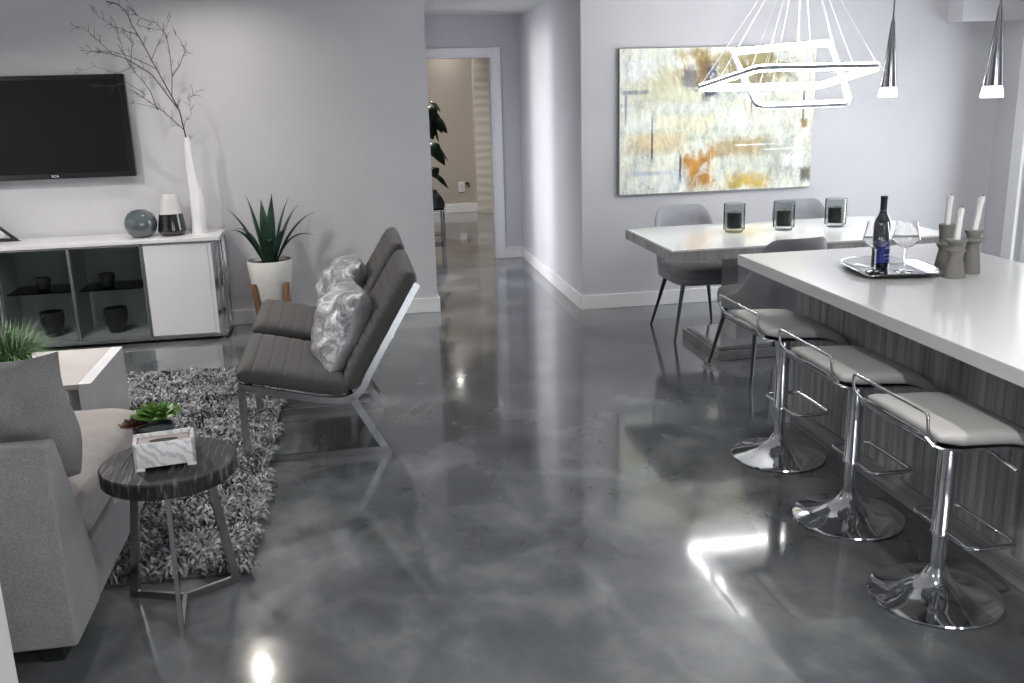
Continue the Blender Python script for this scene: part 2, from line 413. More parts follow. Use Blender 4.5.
# doorway casing
b = MB()
b.box((1.516, 9.728, 0), (1.60, 9.75, 2.12), .004); b.box((.66, 9.728, 2.04), (1.516, 9.75, 2.12), .004)
b.box((.668, 9.728, 0), (.70, 9.75, 2.04), .004)
b.box((1.500, 9.75, 0), (1.516, 9.89, 2.04)); b.box((.70, 9.75, 0), (.716, 9.89, 2.04)); b.box((.716, 9.75, 2.024), (1.500, 9.89, 2.04))
struct('trim_1', b, K['trim'], label='white casing round the open hallway doorway')
# far room
b = MB(); b.box((-.6, 13.75, 0), (3.6, 13.9, 2.6)); b.box((-.75, 9.87, 0), (-.6, 13.9, 2.6)); b.box((3.6, 9.87, 0), (3.75, 13.9, 2.6))
b.box((-.6, 9.87, 0), (.51, 9.95, 2.6)); b.box((1.93, 9.87, 0), (3.6, 9.95, 2.6))
struct('wall_far_room', b, K['beige'])
struct('ceiling_far_room', MB().box((-.75, 9.87, 2.44), (3.75, 13.9, 2.54)), K['ceiling'])
struct('wall_wave_panel', MB().box((1.845, 13.62, 0), (2.75, 13.75, 2.44)), wave_panel_mat(), label='cream wall panel with wavy relief')
struct('baseboard_far_room', MB().box((-.6, 13.73, 0), (1.845, 13.75, .13), .004), K['trim'])
# baseboards
struct('baseboard_lounge', MB().box((-3.2, YL - .018, 0), (.678, YL, .118), .004), K['trim'])
struct('baseboard_dining', MB().box((1.772, YD - .018, 0), (5.28, YD, .115), .004), K['trim'])
struct('baseboard_hall', MB().box((1.772, YD, 0), (1.79, 9.73, .115), .004), K['trim'])
struct('baseboard_hall_end', MB().box((1.60, 9.73, 0), (1.772, 9.75, .115), .004), K['trim'])
struct('baseboard_hall_left', MB().box((.66, YL, 0), (.678, 8.20, .118), .004), K['trim'])
# side and rear walls with glazing
b = MB(); b.box((5.28, -3.2, 0), (5.43, 4.55, HC)); b.box((5.28, 6.80, 0), (5.43, YD, HC)); b.box((5.28, 4.55, 2.07), (5.43, 6.80, HC))
struct('wall_right', b, K['wall'])
b = MB(); b.box((5.25, 6.80, 0), (5.28, 6.92, 2.15), .004); b.box((5.25, 4.43, 0), (5.28, 4.55, 2.15), .004); b.box((5.25, 4.55, 2.07), (5.28, 6.80, 2.15), .004)
struct('trim_2', b, K['trim'], label='white casing of the glazed patio door')
def window(n, axis, c, lo, hi, z0, z1, mull):
    """framed glazing in a wall: axis 'x' or 'y' is the wall's normal"""
    f = MB(); g = MB(); t = .05; w = .06
    def bx(mb, u0, u1, a, d, r=.004, off=0):
        mb.box((c - t / 2 + off, u0, a), (c + t / 2 - off, u1, d), r) if axis == 'x' else mb.box((u0, c - t / 2 + off, a), (u1, c + t / 2 - off, d), r)
    for u0, u1 in [(lo, lo + w), (hi - w, hi)] + [(m - w / 2, m + w / 2) for m in mull]: bx(f, u0, u1, z0, z1)
    for a in (z0, z1 - w): bx(f, lo, hi, a, a + w)
    bx(g, lo + w, hi - w, z0 + w, z1 - w, 0, t / 2 - .004)
    o = struct(f'window_{n}', f, K['trim']); p = g.build('pane', K['clear'], o, False); return o
window(1, 'x', 5.36, 4.55, 6.80, .02, 2.07, [5.675])
b = MB(); xs = [(.3, 1.9), (2.6, 4.6)]
b.box((-3.4, -3.2, 0), (5.5, -3.05, .35)); b.box((-3.4, -3.2, 2.3), (5.5, -3.05, HC))
for u0, u1 in [(-3.4, .3), (1.9, 2.6), (4.6, 5.5)]: b.box((u0, -3.2, .35), (u1, -3.05, 2.3))
struct('wall_rear', b, K['wall'])
for i, (u0, u1) in enumerate(xs): window(i + 2, 'y', -3.12, u0, u1, .35, 2.3, [(u0 + u1) / 2])
struct('wall_left', MB().box((-3.4, -3.05, 0), (-3.2, YL, HC)), K['wall'])
struct('wall_wing', MB().box((-1.55, 2.29, 0), (-.946, 2.40, HC), .003), K['trim'], label='pale wall end beside the sofa')
struct('wall_bulkhead', MB().box((4.755, 6.98, 2.125), (5.28, YD, HC), .004), K['wall'], label='boxed bulkhead above the corner')

# ---------------------------------------------------------------- floor rug
def rug():
    x0, x1, y0, y1 = -2.75, -.455, 3.33, 6.10
    t = thing('shag_rug', 'grey shaggy rug under the lounge chairs and coffee table', 'rug', ((x0 + x1) / 2, (y0 + y1) / 2, 0))
    MB().box((x0, y0, .001), (x1, y1, .012), .004).build('rug_backing', K['rugback'], t)
    rng = np.random.default_rng(3)
    N = 46000
    u = rng.random(N) ** .62                       # thicker where it shows, toward the open side
    x = x0 + (x1 - x0) * u; y = y0 + (y1 - y0) * rng.random(N)
    keep = ~((x < -1.08) & (y < 4.02)) & ~((x < -1.36) & (y > 4.72) & (y < 5.30))
    x, y = x[keep], y[keep]; n = len(x)
    ang = 2.2 * (np.sin(x * 9 + y * 5) + np.sin(y * 13 - x * 7 + 1) + .8 * np.sin(x * 23 + y * 19)) + rng.normal(0, .75, n)
    dx, dy = np.cos(ang), np.sin(ang); px, py = -dy, dx
    L = rng.uniform(.028, .062, n); W = rng.uniform(.003, .0065, n)
    h = rng.uniform(.020, .042, n)
    P = []
    for k, (a, z, w) in enumerate([(0, .008, 1.), (.28, .75, 1.15), (.68, 1., 1.), (1., .62, .55)]):
        cx = x + dx * L * a; cy = y + dy * L * a; cz = .008 + h * z if k else np.full(n, .008)
        tw = (.6 if k == 2 else .25) * W
        P.append(np.stack([cx - px * W * w, cy - py * W * w, cz - tw], 1)); P.append(np.stack([cx + px * W * w, cy + py * W * w, cz + tw], 1))
    V = np.stack(P, 1).reshape(-1, 3)
    V[:, 0] -= t.location.x; V[:, 1] -= t.location.y
    b0 = (np.arange(n) * 8)[:, None]
    F = np.concatenate([b0 + np.array([[0, 1, 3, 2]]), b0 + np.array([[2, 3, 5, 4]]), b0 + np.array([[4, 5, 7, 6]])], 1).reshape(-1, 4)
    me = bpy.data.meshes.new('pile'); me.vertices.add(len(V)); me.vertices.foreach_set('co', V.ravel())
    me.loops.add(F.size); me.loops.foreach_set('vertex_index', F.ravel().astype(np.int32))
    me.polygons.add(len(F)); me.polygons.foreach_set('loop_start', (np.arange(len(F)) * 4).astype(np.int32))
    me.update(calc_edges=True)
    me.polygons.foreach_set('use_smooth', np.ones(len(F), bool))
    tone = np.clip(rng.normal(.165, .125, n), .02, .60)
    ca = me.color_attributes.new('tone', 'FLOAT_COLOR', 'POINT')
    c = np.repeat(np.stack([tone * .97, tone, tone * 1.05, np.ones(n)], 1), 8, 0); ca.data.foreach_set('color', c.ravel())
    me.materials.append(K['rug'])
    o = bpy.data.objects.new('pile', me); COL.objects.link(o); o.parent = t; o['kind'] = 'stuff'
rug()

# ---------------------------------------------------------------- kitchen island
t = thing('kitchen_island', 'grey wood-grain island cabinet behind the bar stools', 'kitchen island', (2.56, 2.6, 0))
MB().box((2.215, .9, 0), (2.95, 4.355, .848), .003).build('cabinet_body', K['laminate'], t, False)
MB().box((2.195, .9, .10), (2.215, 4.36, .848), .002).build('front_panel', K['laminate'], t, False)
MB().box((2.19, .9, 0), (2.2145, 4.362, .098), .003).build('plinth_board', K['laminate_h'], t, False)
MB().box((2.195, 4.3555, 0), (2.952, 4.372, .848), .002).build('end_panel', K['laminate'], t, False)
solo('island_worktop', MB().box((1.875, .8, .848), (2.975, 4.375, .90), .004), K['quartz'], (2.42, 2.6, .848), 'thick white quartz worktop overhanging the grey island', 'worktop', smooth=False)

# ---------------------------------------------------------------- bar stools
def make_stool():
    t = thing('bar_stool', '', 'bar stool')
    MB().lathe([(.0, 0), (.212, 0), (.218, .004), (.216, .010), (.20, .015), (.155, .025), (.112, .038), (.075, .056), (.050, .075), (.036, .102), (.030, .112), (.0, .112)], n=64).build('base', K['chrome'], t, local=True)
    MB().lathe([(.0, .10), (.024, .10), (.024, .27), (.0, .27)], n=32).build('lower_column', K['chrome'], t, local=True)
    MB().lathe([(.0, .235), (.031, .235), (.034, .238), (.034, .248), (.031, .252), (.031, .600), (.0, .600)], n=32).build('sleeve', K['chrome'], t, local=True)
    # seat tray: thin chrome pan following the cushion
    prof = [(-.216, .672), (-.205, .650), (-.165, .632), (-.10, .622), (.04, .618), (.12, .606), (.18, .577), (.200, .552)]
    b = MB(); rings = []
    for x, z in prof:
        w = .205 if abs(x) < .17 else .192
        rings.append([(x, -w, z), (x, w, z), (x, w, z - .008), (x, -w, z - .008)])
    b.loft(rings); b.box((-.09, -.09, .596), (.07, .09, .614), .004)
    b.tube([(-.195, -.200, .640), (-.214, -.185, .666), (-.217, -.16, .672), (-.217, .16, .672), (-.214, .185, .666), (-.195, .200, .640)], .007)
    b.build('seat_tray', K['chrome'], t, local=True)
    # padded seat with a rolled front
    sp = [(-.185, .660, .010), (-.177, .662, .018), (-.15, .660, .023), (-.10, .651, .027), (0, .648, .029), (.08, .642, .029), (.135, .626, .028), (.175, .600, .025), (.200, .573, .020), (.208, .560, .010)]
    b = MB(); rings = []; n = 28
    for i, (x, z, h) in enumerate(sp):
        e = min(i, len(sp) - 1 - i); w = .212 * (.93 if e == 0 else .985 if e == 1 else 1)
        j = min(i + 1, len(sp) - 1); k = max(i - 1, 0); d = Vector((sp[j][0] - sp[k][0], 0, sp[j][1] - sp[k][1])).normalized(); nn = Vector((-d.z, 0, d.x))
        ring = []
        for q in range(n):
            a = 2 * PI * q / n; ca, sa = math.cos(a), math.sin(a)
            yy = w * math.copysign(abs(ca) ** .30, ca); vv = h * math.copysign(abs(sa) ** .55, sa)
            ring.append(Vector((x, yy, z)) + nn * vv)
        rings.append(ring)
    b.loft(rings); b.build('seat', K['stoolseat'], t, local=True, angle=60)
    rail = fillet([(-.19, -.200, .650), (-.222, -.205, .69), (-.226, -.205, .748), (-.226, .225, .748), (-.222, .225, .69), (-.19, .205, .650)], .018, 4)
    MB().tube(rail, .0055, 10).build('back_rail', K['chrome'], t, local=True)
    fr = fillet([(.0, -.03, .252), (-.005, -.16, .252), (.165, -.165, .252), (.165, .165, .252), (-.005, .16, .252), (.0, .03, .252)], .035, 5)
    MB().tube(fr, .0085, 10).build('footrest', K['chrome'], t, local=True)
    MB().tube([(.02, -.02, .596), (.03, -.12, .592), (.04, -.275, .566)], .006, 8).build('lever', K['chrome'], t, local=True)
    return t
st = make_stool()
for i, (x, y, lab) in enumerate([(1.89, 2.64, 'chrome bar stool with pale seat, farthest of the three from the dining table'),
                                 (1.915, 3.27, 'chrome bar stool with pale seat, middle of the three at the island'),
                                 (1.935, 3.955, 'chrome bar stool with pale seat, beside the dining table base')]):
    o = st if i == 0 else copy_tree(st)
    o.location = (x, y, 0); o.rotation_euler = (0, 0, 0); tag(o, lab, None, 'bar stools along the island')

# ---------------------------------------------------------------- dining table and chairs
t = thing('dining_table', 'white gloss dining table with silver edge on a grey pedestal', 'dining table', (2.81, 5.86, 0))
MB().box((1.885, 5.365, .748), (3.74, 6.34, .76), .002).build('tabletop', K['tabletop'], t, False)
MB().box((1.887, 5.367, .688), (3.738, 6.338, .748), .002).build('edge_band', K['mirror_silver'], t, False)
MB().box((2.46, 5.72, .08), (3.16, 6.0, .688), .004).build('pedestal', K['gloss_grey'], t, False)
b = MB(); b.box((2.255, 5.53, 0), (3.36, 6.17, .066), .003); b.box((2.275, 5.55, .066), (3.34, 6.15, .08), .003)
b.build('base_plate', K['frame'], t, False)
MB().box((2.29, 5.565, .0795), (3.325, 6.135, .084), .001).build('base_top', K['gloss_grey'], t, False)

def make_dining_chair():
    t = thing('dining_chair', '', 'dining chair')
    # local: front toward +y
    b = MB(); rings = []
    n = 40
    for z, s in [(.385, .90), (.39, .97), (.41, 1.), (.425, 1.), (.430, .985), (.436, 1.), (.462, 1.), (.482, .97), (.491, .88), (.495, .6)]:
        ring = []
        for q in range(n):
            a = 2 * PI * q / n; ca, sa = math.cos(a), math.sin(a)
            ring.append((.225 * s * math.copysign(abs(ca) ** .45, ca), .035 + .270 * s * math.copysign(abs(sa) ** .5, sa), z + (.004 if z > .47 else 0)))
        rings.append(ring)
    b.loft(rings); b.build('seat', K['velour'], t, local=True, angle=60)
    # curved shell back, sweeping down along the sides
    plan = []; ns = 44
    for i in range(ns + 1):
        s = -1 + 2 * i / ns
        a = s * R(109)
        x = math.sin(a); y = -math.cos(a)
        px = .256 * math.copysign(abs(x) ** .55, x); py = .015 + .275 * math.copysign(abs(y) ** .62, y)
        plan.append((px, py, abs(s)))
    def top(s):
        if s < .14: return .858
        if s < .44: return .858 - .115 * ((s - .14) / .30) ** 2.3
        k = (s - .44) / .56
        return .445 + (.743 - .445) * max(0, 1 - k) ** 1.45
    b = MB(); rings = []
    for i, (x, y, s) in enumerate(plan):
        zt = top(s); col = []
        m = 10
        inx, iny = -x, -(y - .0); l = math.hypot(inx, iny); inx, iny = inx / l, iny / l
        th = .022
        outer = []; inner = []
        for k in range(m + 1):
            z = .40 + (zt - .40) * k / m
            lean = -.085 * max(0, (z - .45) / .40) * (1 - s * .7)
            shrink = .87 + .15 * min(1, (z - .39) / .38) - .05 * max(0, (z - .55) / .3) * s
            edge = .5 if k in (m,) else 1
            outer.append(Vector((x * shrink - inx * th * .5 * edge, y + lean - iny * th * .5 * edge, z)))
            inner.append(Vector((x * shrink + inx * th * edge * .8, y + lean + iny * th * edge * .8, z)))
        cap = [(outer[-1] + inner[-1]) / 2 + Vector((0, 0, .008))]
        rings.append(outer + cap + inner[::-1])
    b.loft(rings); b.build('backrest', K['velour'], t, local=True, angle=60)
    for sx in (-1, 1):
        for sy in (-1, 1):
            p0 = Vector((sx * .150, .02 + sy * .17, .42)); p1 = Vector((sx * .236, .005 + sy * .262, 0))
            MB().tube([p0, p1], [.017, .0085], 12).build('leg', K['darksteel'], t, local=True)
    b = MB(); b.box((-.17, -.17, .38), (.17, .21, .396), .005); b.build('seat_frame', K['darksteel'], t, local=True)
    return t
dc = make_dining_chair()
for i, (x, y, rz, lab) in enumerate([(2.395, 6.325, PI, 'grey velour dining chair between the table corner and the wall'),
                                     (2.455, 5.268, R(6), 'grey velour dining chair with its curved back toward the island'),
                                     (3.30, 6.335, PI, 'grey velour dining chair behind the middle smoked candle glass')]):
    o = dc if i == 0 else copy_tree(dc)
    o.location = (x, y, 0); o.rotation_euler = (0, 0, rz); tag(o, lab, None, 'dining chairs')

# three smoked hurricane glasses with black candles
def hurricane(i, x, y, lab, lab2):
    z = .76
    r, h = .070, .190
    b = MB()
    prof = [(0, .0), (.052, 0), (.056, .004), (.056, .016), (r, .020), (r, h - .002), (r - .002, h), (r - .004, h - .002), (r - .005, .030), (0, .028)]
    b.lathe(prof, (x, y, z), 40)
    solo('candle_glass', b, K['smokecup'], (x, y, z), lab, 'candle holder', 'smoked candle glasses on the dining table')
    t = thing('votive_candle', lab2, 'candle', (x, y, z + .0285), 0, 'black candles in smoked glasses')
    MB().lathe([(0, 0), (.047, 0), (.049, .004), (.049, .098), (.046, .102), (.02, .098), (0, .097)], (x, y, z + .029), 32).build('wax', K['candledark'], t)
    MB().tube([(x, y, z + .124), (x + .003, y, z + .142)], .0022, 6).build('wick', K['wick'], t)
for i, (x, y, w) in enumerate([(2.51, 5.93, 'nearest the silver table corner'), (2.855, 5.92, 'the middle of three'), (3.23, 5.93, 'nearest the wine bottle')]):
    hurricane(i, x, y, f'smoked glass candle cup on the dining table, {w}', f'black candle inside the smoked glass that is {w}')

# ---------------------------------------------------------------- things on the island
ZI = .90
def tray():
    cx, cy = 2.325, 3.785
    b = MB(); n = 72; rings = []
    def out(s, z, c=1.):
        ring = []
        for q in range(n):
            a = 2 * PI * q / n; ca, sa = math.cos(a), math.sin(a); e = .52
            x = .180 * s * math.copysign(abs(ca) ** e, ca); y = .218 * s * math.copysign(abs(sa) ** e, sa)
            lift = z * (1 - .45 * abs(math.sin(2 * a)) ** 3 * c)
            k = R(-9); ring.append((cx + x * math.cos(k) - y * math.sin(k), cy + x * math.sin(k) + y * math.cos(k), ZI + lift))
        return ring
    for s, z in [(.70, .000), (.74, .002), (.86, .010), (.97, .022), (1.0, .026), (.985, .027), (.95, .024), (.84, .014), (.74, .007), (.70, .005), (.40, .0045), (.02, .0045)]: rings.append(out(s, z))
    b.loft(rings)
    solo('serving_tray', b, K['tray'], (cx, cy, ZI), 'polished silver tray with raised lip holding the bottle', 'tray', angle=60)
tray()
def bottle(x, y):
    z = ZI + .0052
    t = thing('wine_bottle', 'dark wine bottle with blue label standing on the silver tray', 'bottle', (x, y, z))
    MB().lathe([(0, .004), (.030, 0), (.0365, .003), (.0375, .010), (.0375, .185), (.036, .200), (.030, .218), (.020, .236), (.0155, .250), (.0145, .262), (.0143, .285), (0, .285)], (x, y, z), 40).build('glass_body', K['bottle'], t)
    MB().lathe([(0, .318), (.0152, .318), (.0158, .316), (.0158, .304), (.0148, .302), (.0148, .252), (.0165, .2475), (.0150, .2475), (0, .2475)][::-1], (x, y, z), 32).build('foil_capsule', K['capsule'], t)
    def band(z0, z1, a0, a1, r, nm, m):
        b = MB(); k = 16; rings = []
        for i in range(k + 1):
            a = R(a0 + (a1 - a0) * i / k); c, s = math.cos(a), math.sin(a)
            rings.append([(x + r * c, y + r * s, z + z0), (x + r * c, y + r * s, z + z1), (x + (r + .0006) * c, y + (r + .0006) * s, z + z1), (x + (r + .0006) * c, y + (r + .0006) * s, z + z0)])
        b.loft(rings); return b.build(nm, m, t)
    band(.028, .118, 215, 330, .0377, 'label', K['label'])
    band(.088, .102, 268, 310, .0384, 'label_print', K['labelpale']); band(.060, .066, 262, 316, .0384, 'label_print', K['labelpale']); band(.045, .049, 268, 310, .0384, 'label_print', K['labelpale'])
    band(.028, .118, 180, 212, .0377, 'side_label', K['labelblack'])
bottle(2.312, 3.83)
def wine_glass(x, y, lab):
    z = ZI + .0052
    t = thing('wine_glass', lab, 'wine glass', (x, y, z), 0, 'wine glasses on the tray')
    MB().lathe([(0, .100), (.012, .102), (.034, .114), (.056, .134), (.0585, .142), (.052, .165), (.046, .195), (.0425, .218), (.0415, .218), (.045, .194), (.051, .165), (.0575, .142), (.055, .1355), (.033, .1165), (.012, .105), (0, .103)], (x, y, z), 40).build('bowl', K['crystal'], t)
    MB().lathe([(0, .006), (.0035, .006), (.0035, .09), (.006, .100), (0, .102)], (x, y, z), 16).build('stem', K['crystal'], t)
    MB().lathe([(0, 0), (.038, 0), (.0385, .002), (.02, .0045), (.004, .009), (0, .009)], (x, y, z), 40).build('foot', K['crystal'], t)
wine_glass(2.245, 3.755, 'clear wine glass standing in front of the blue-labelled bottle')
wine_glass(2.365, 3.725, 'clear wine glass standing apart from the bottle, toward the grey holders')
def holder(x, y, prof, lab, top, ch, tilt, lab2):
    b = MB(); b.lathe([(0, 0)] + prof + [(.0148, top), (.0146, top - .02), (0, top - .02)], (x, y, ZI), 36)
    solo('candle_holder', b, K['clay'], (x, y, ZI), lab, 'candle holder', 'grey stoneware candle holders')
    z0 = ZI + top - .019
    t = thing('taper_candle', lab2, 'candle', (x, y, z0), 0, 'white taper candles')
    b = MB(); rings = []
    for k in range(9):
        f = k / 8; r = .0138 - .0012 * f + .0006 * math.sin(k * 2.3)
        if k == 0: r = .0130
        cx = x + tilt[0] * f + .0008 * math.sin(k * 1.9) * (k > 1); cy = y + tilt[1] * f
        rings.append([(cx + r * (1 if q % 2 else .9) * math.cos(2 * PI * q / 14 + .3), cy + r * (1 if q % 3 else .88) * math.sin(2 * PI * q / 14 + .3), z0 + ch * f + (.003 * math.sin(q) if k == 8 else 0)) for q in range(14)])
    b.loft(rings)
    for q in range(3):
        a = q * 2.1; b.tube([(x + tilt[0] * .95 + .0128 * math.cos(a), y + .0128 * math.sin(a), z0 + ch * .97), (x + tilt[0] * .8 + .0142 * math.cos(a), y + tilt[1] * .8 + .0142 * math.sin(a), z0 + ch * (.86 - .05 * q))], [.003, .0025], 6)
    b.build('wax', K['wax'], t)
    MB().tube([(x + tilt[0], y + tilt[1], z0 + ch - .002), (x + tilt[0] + .004, y + tilt[1], z0 + ch + .009)], .0015, 6).build('wick', K['wick'], t)
holder(2.568, 3.745, [(.040, 0), (.041, .003), (.032, .055), (.026, .085), (.027, .092), (.036, .105), (.038, .112), (.030, .121), (.027, .130), (.029, .145), (.033, .185), (.034, .196), (.032, .198)],
       'grey candle holder behind the shorter one, with a tall flared cup', .198, .140, (.004, 0), 'white candle in the flared holder next to the wine glasses')
holder(2.497, 3.568, [(.045, 0), (.046, .003), (.038, .045), (.029, .085), (.028, .097), (.038, .112), (.040, .119), (.030, .130), (.028, .136), (.040, .150), (.043, .158), (.041, .161)],
       'grey candle holder in front of the other two, with a wide base', .161, .148, (.008, 0), 'white candle in the front wide-based holder')
holder(2.620, 3.632, [(.039, 0), (.040, .003), (.033, .06), (.026, .125), (.027, .130), (.042, .140), (.043, .149), (.041, .151), (.028, .153), (.027, .160), (.036, .176), (.037, .184), (.035, .186)],
       'grey candle holder with a flat disc collar below its cup', .186, .158, (.022, 0), 'leaning white candle in the disc-collared holder')

# ---------------------------------------------------------------- pendants and chandelier
def pendant(x, y, lab):
    t = thing('pendant_lamp', lab, 'pendant lamp', (x, y, 1.638), 0, 'cone pendants over the island')
    MB().lathe([(0, 1.68), (.033, 1.68), (.0335, 1.684), (.006, 1.955), (.0045, 1.985), (0, 1.985)], (x, y, 0), 28).build('cone', K['cone'], t)
    b = MB()
    for q in range(10):
        a = 2 * PI * q / 10; b.tube([(x + .0345 * math.cos(a), y + .0345 * math.sin(a), 1.68), (x + .0065 * math.cos(a), y + .0065 * math.sin(a), 1.965)], .0016, 5)
    b.build('flute', K['chrome'], t)
    MB().lathe([(0, 1.638), (.039, 1.638), (.041, 1.641), (.034, 1.679), (0, 1.68)], (x, y, 0), 28).build('diffuser', K['lit'], t)
    MB().tube([(x, y, 1.98), (x, y, HC)], .0028, 6).build('cord', K['darkcable'], t)
    MB().lathe([(0, HC - .03), (.05, HC - .03), (.055, HC - .025), (.055, HC), (0, HC)], (x, y, 0), 24).build('ceiling_rose', K['chrome'], t)
pendant(2.43, 4.06, 'slim silver cone pendant lamp beside the ring chandelier')
pendant(2.43, 3.345, 'slim silver cone pendant lamp under the corner bulkhead, away from the chandelier')
def chandelier():
    cx, cy = 2.86, 5.85
    t = thing('ring_chandelier', 'glowing chandelier of two tilted square rings above the table', 'chandelier', (cx, cy, 1.7))
    A = [(2.53, 6.148, 1.918), (3.195, 6.052, 1.960), (3.095, 5.552, 1.572), (2.51, 5.648, 1.566)]
    B = [(2.41, 5.428, 1.797), (3.215, 5.438, 1.793), (3.255, 6.272, 1.682), (2.345, 6.262, 1.686)]
    apex = Vector((cx, cy, 2.54)); cords = []
    for corners, rr, hh in ((A, .07, .012), (B, .07, .011)):
        P = [Vector(p) for p in corners]; c = sum(P, Vector()) / 4
        nrm = (P[1] - P[0]).cross(P[2] - P[1]).normalized()
        if nrm.z < 0: nrm = -nrm
        path = fillet(P, rr, 6, True); m = len(path)
        ro, ri = [], []
        for i, p in enumerate(path):
            d = (path[(i + 1) % m] - path[i - 1]).normalized(); s = nrm.cross(d).normalized()
            if s.dot(c - p) < 0: s = -s
            ro.append([p - s * .005 - nrm * hh, p - s * .005 + nrm * hh, p + s * .005 + nrm * hh, p + s * .005 - nrm * hh])
            ri.append([p + s * .0052 - nrm * .021, p + s * .0052 + nrm * .021, p + s * .018 + nrm * .020, p + s * .018 - nrm * .020])
        o = MB().loft(ro, True, False, True).build('ring_frame', K['ringmetal'], t)
        MB().loft(ri, True, False, True).build('led_strip', K['led'], o)
        for i in range(4):
            cords.append(P[i] * .93 + P[(i + 1) % 4] * .07); cords.append(P[i] * .6 + P[(i + 1) % 4] * .4)
    for q in cords:
        d = Vector((q.x - cx, q.y - cy, 0)).normalized() * .03
        MB().tube([q, apex + d], .0016, 5).build('cord', K['cable'], t)
    MB().tube([(cx, cy, 1.96), (cx, cy, 2.54)], .006, 8).build('stem', K['cable'], t)
    MB().lathe([(0, 2.54), (.11, 2.54), (.12, 2.55), (.12, HC), (0, HC)], (cx, cy, 0), 32).build('canopy', K['chrome'], t)
chandelier()

# ---------------------------------------------------------------- painting
t = thing('abstract_painting', 'large abstract canvas in white, ochre and olive above the table', 'painting', (2.075, YD - .045, .895))
b = MB(); b.box((2.075, YD - .043, .895), (3.655, YD - .005, 1.985), .003); b.build('stretcher', K['canvasedge'], t, False)
b = MB(); b.box((2.078, YD - .046, .898), (3.652, YD - .0435, 1.982), .001); b.build('canvas', K['canvas'], t, False)

# ---------------------------------------------------------------- console, TV and what stands on it
XR, YF, YB, ZC = -.925, 7.03, 7.43, .755
t = thing('console_cabinet', 'white console cabinet with smoked glass doors against the lounge wall', 'cabinet', (-1.9, 7.2, 0))
MB().box((-2.95, YF - .012, ZC - .028), (XR + .005, YB, ZC), .003).build('top', K['cab'], t, False)
b = MB()
b.box((-2.95, YB - .02, .045), (XR - .03, YB - .003, ZC - .028)); b.box((-2.95, YF + .02, .045), (XR - .03, YB - .02, .065))
for x in (-2.44, -1.955, -1.47): b.box((x - .009, YF + .03, .065), (x + .009, YB - .02, ZC - .028))
b.build('carcass', K['cabin'], t, False)
o = MB().box((-1.452, YF, .05), (-1.012, YF + .02, ZC - .034), .002).build('door', K['cab'], t, False); o['label'] = 'plain white lacquered door'
o = MB().box((-1.010, YF - .002, .04), (-.985, YF + .022, ZC - .03), .002).build('stile', K['cab'], t, False)
for x0, x1 in ((-2.93, -2.452), (-2.430, -1.965), (-1.945, -1.480)):
    o = MB().box((x0, YF, .05), (x1, YF + .006, ZC - .036), .001).build('door', K['smoke'], t, False); o['label'] = 'smoked glass door'
    MB().box((x1 - .10, YF - .008, ZC - .052), (x1 - .02, YF, ZC - .045), .001).build('handle', K['darksteel'], o, False)
    MB().box((x0 + .02, YF + .04, .40), (x1 - .02, YB - .03, .408)).build('shelf', K['shelfglass'], t, False)
b = MB()
for x in (-2.441, -1.955, -1.466): b.box((x - .009, YF - .006, .05), (x + .009, YF + .012, ZC - .03), .002)
b.box((-2.95, YF - .004, .022), (XR - .004, YF + .02, .048), .003); b.box((-2.95, YF - .006, ZC - .042), (XR, YF + .006, ZC - .029), .002)
b.build('chrome_strip', K['steel'], t, False)
b = MB(); b.box((-.984, YF, .03), (-.955, YF + .03, ZC - .03), .003); b.box((XR - .03, YF + .035, .03), (XR - .005, YF + .055, ZC - .03), .003)
b.box((XR - .03, YB - .025, .03), (XR - .005, YB, ZC - .03), .003); b.box((XR - .03, YF + .19, .03), (XR - .008, YF + .205, ZC - .03), .003)
b.box((XR - .03, YF, .022), (XR - .004, YB, .05), .003); b.box((XR - .03, YF, ZC - .045), (XR - .004, YB, ZC - .029), .003)
b.build('side_frame', K['chrome'], t, False)
MB().box((-.955, YF + .028, .04), (XR - .022, YB - .01, ZC - .035)).build('side_panel', K['steel'], t, False)
for x, y in ((-.98, YF + .06), (-.98, YB - .06), (-2.85, YF + .06), (-2.85, YB - .06)):
    MB().lathe([(0, 0), (.022, 0), (.022, .024), (0, .024)], (x, y, 0), 16).build('glide', K['darksteel'], t)
def cup(x, y, z, r, h, lab):
    b = MB(); b.lathe([(0, 0), (r * .62, 0), (r * .75, h * .12), (r, h * .7), (r * .96, h), (r * .88, h), (r * .9, h * .7), (r * .65, h * .16), (0, h * .14)], (x, y, z), 28)
    solo('glass_tumbler', b, K['cupdark'], (x, y, z), lab, 'glassware', 'dark glassware inside the console')
cup(-2.20, 7.22, .408, .055, .085, 'small dark cup on the console shelf, above the bowl nearest the grass plant')
cup(-1.76, 7.22, .408, .055, .09, 'small dark cup on the glass shelf inside the console, next to the white door')
cup(-2.17, 7.20, .065, .085, .18, 'large dark bowl on the console floor behind smoked glass, nearest the grass plant')
cup(-1.73, 7.20, .065, .085, .18, 'large dark bowl on the console floor behind smoked glass, next to the white door')

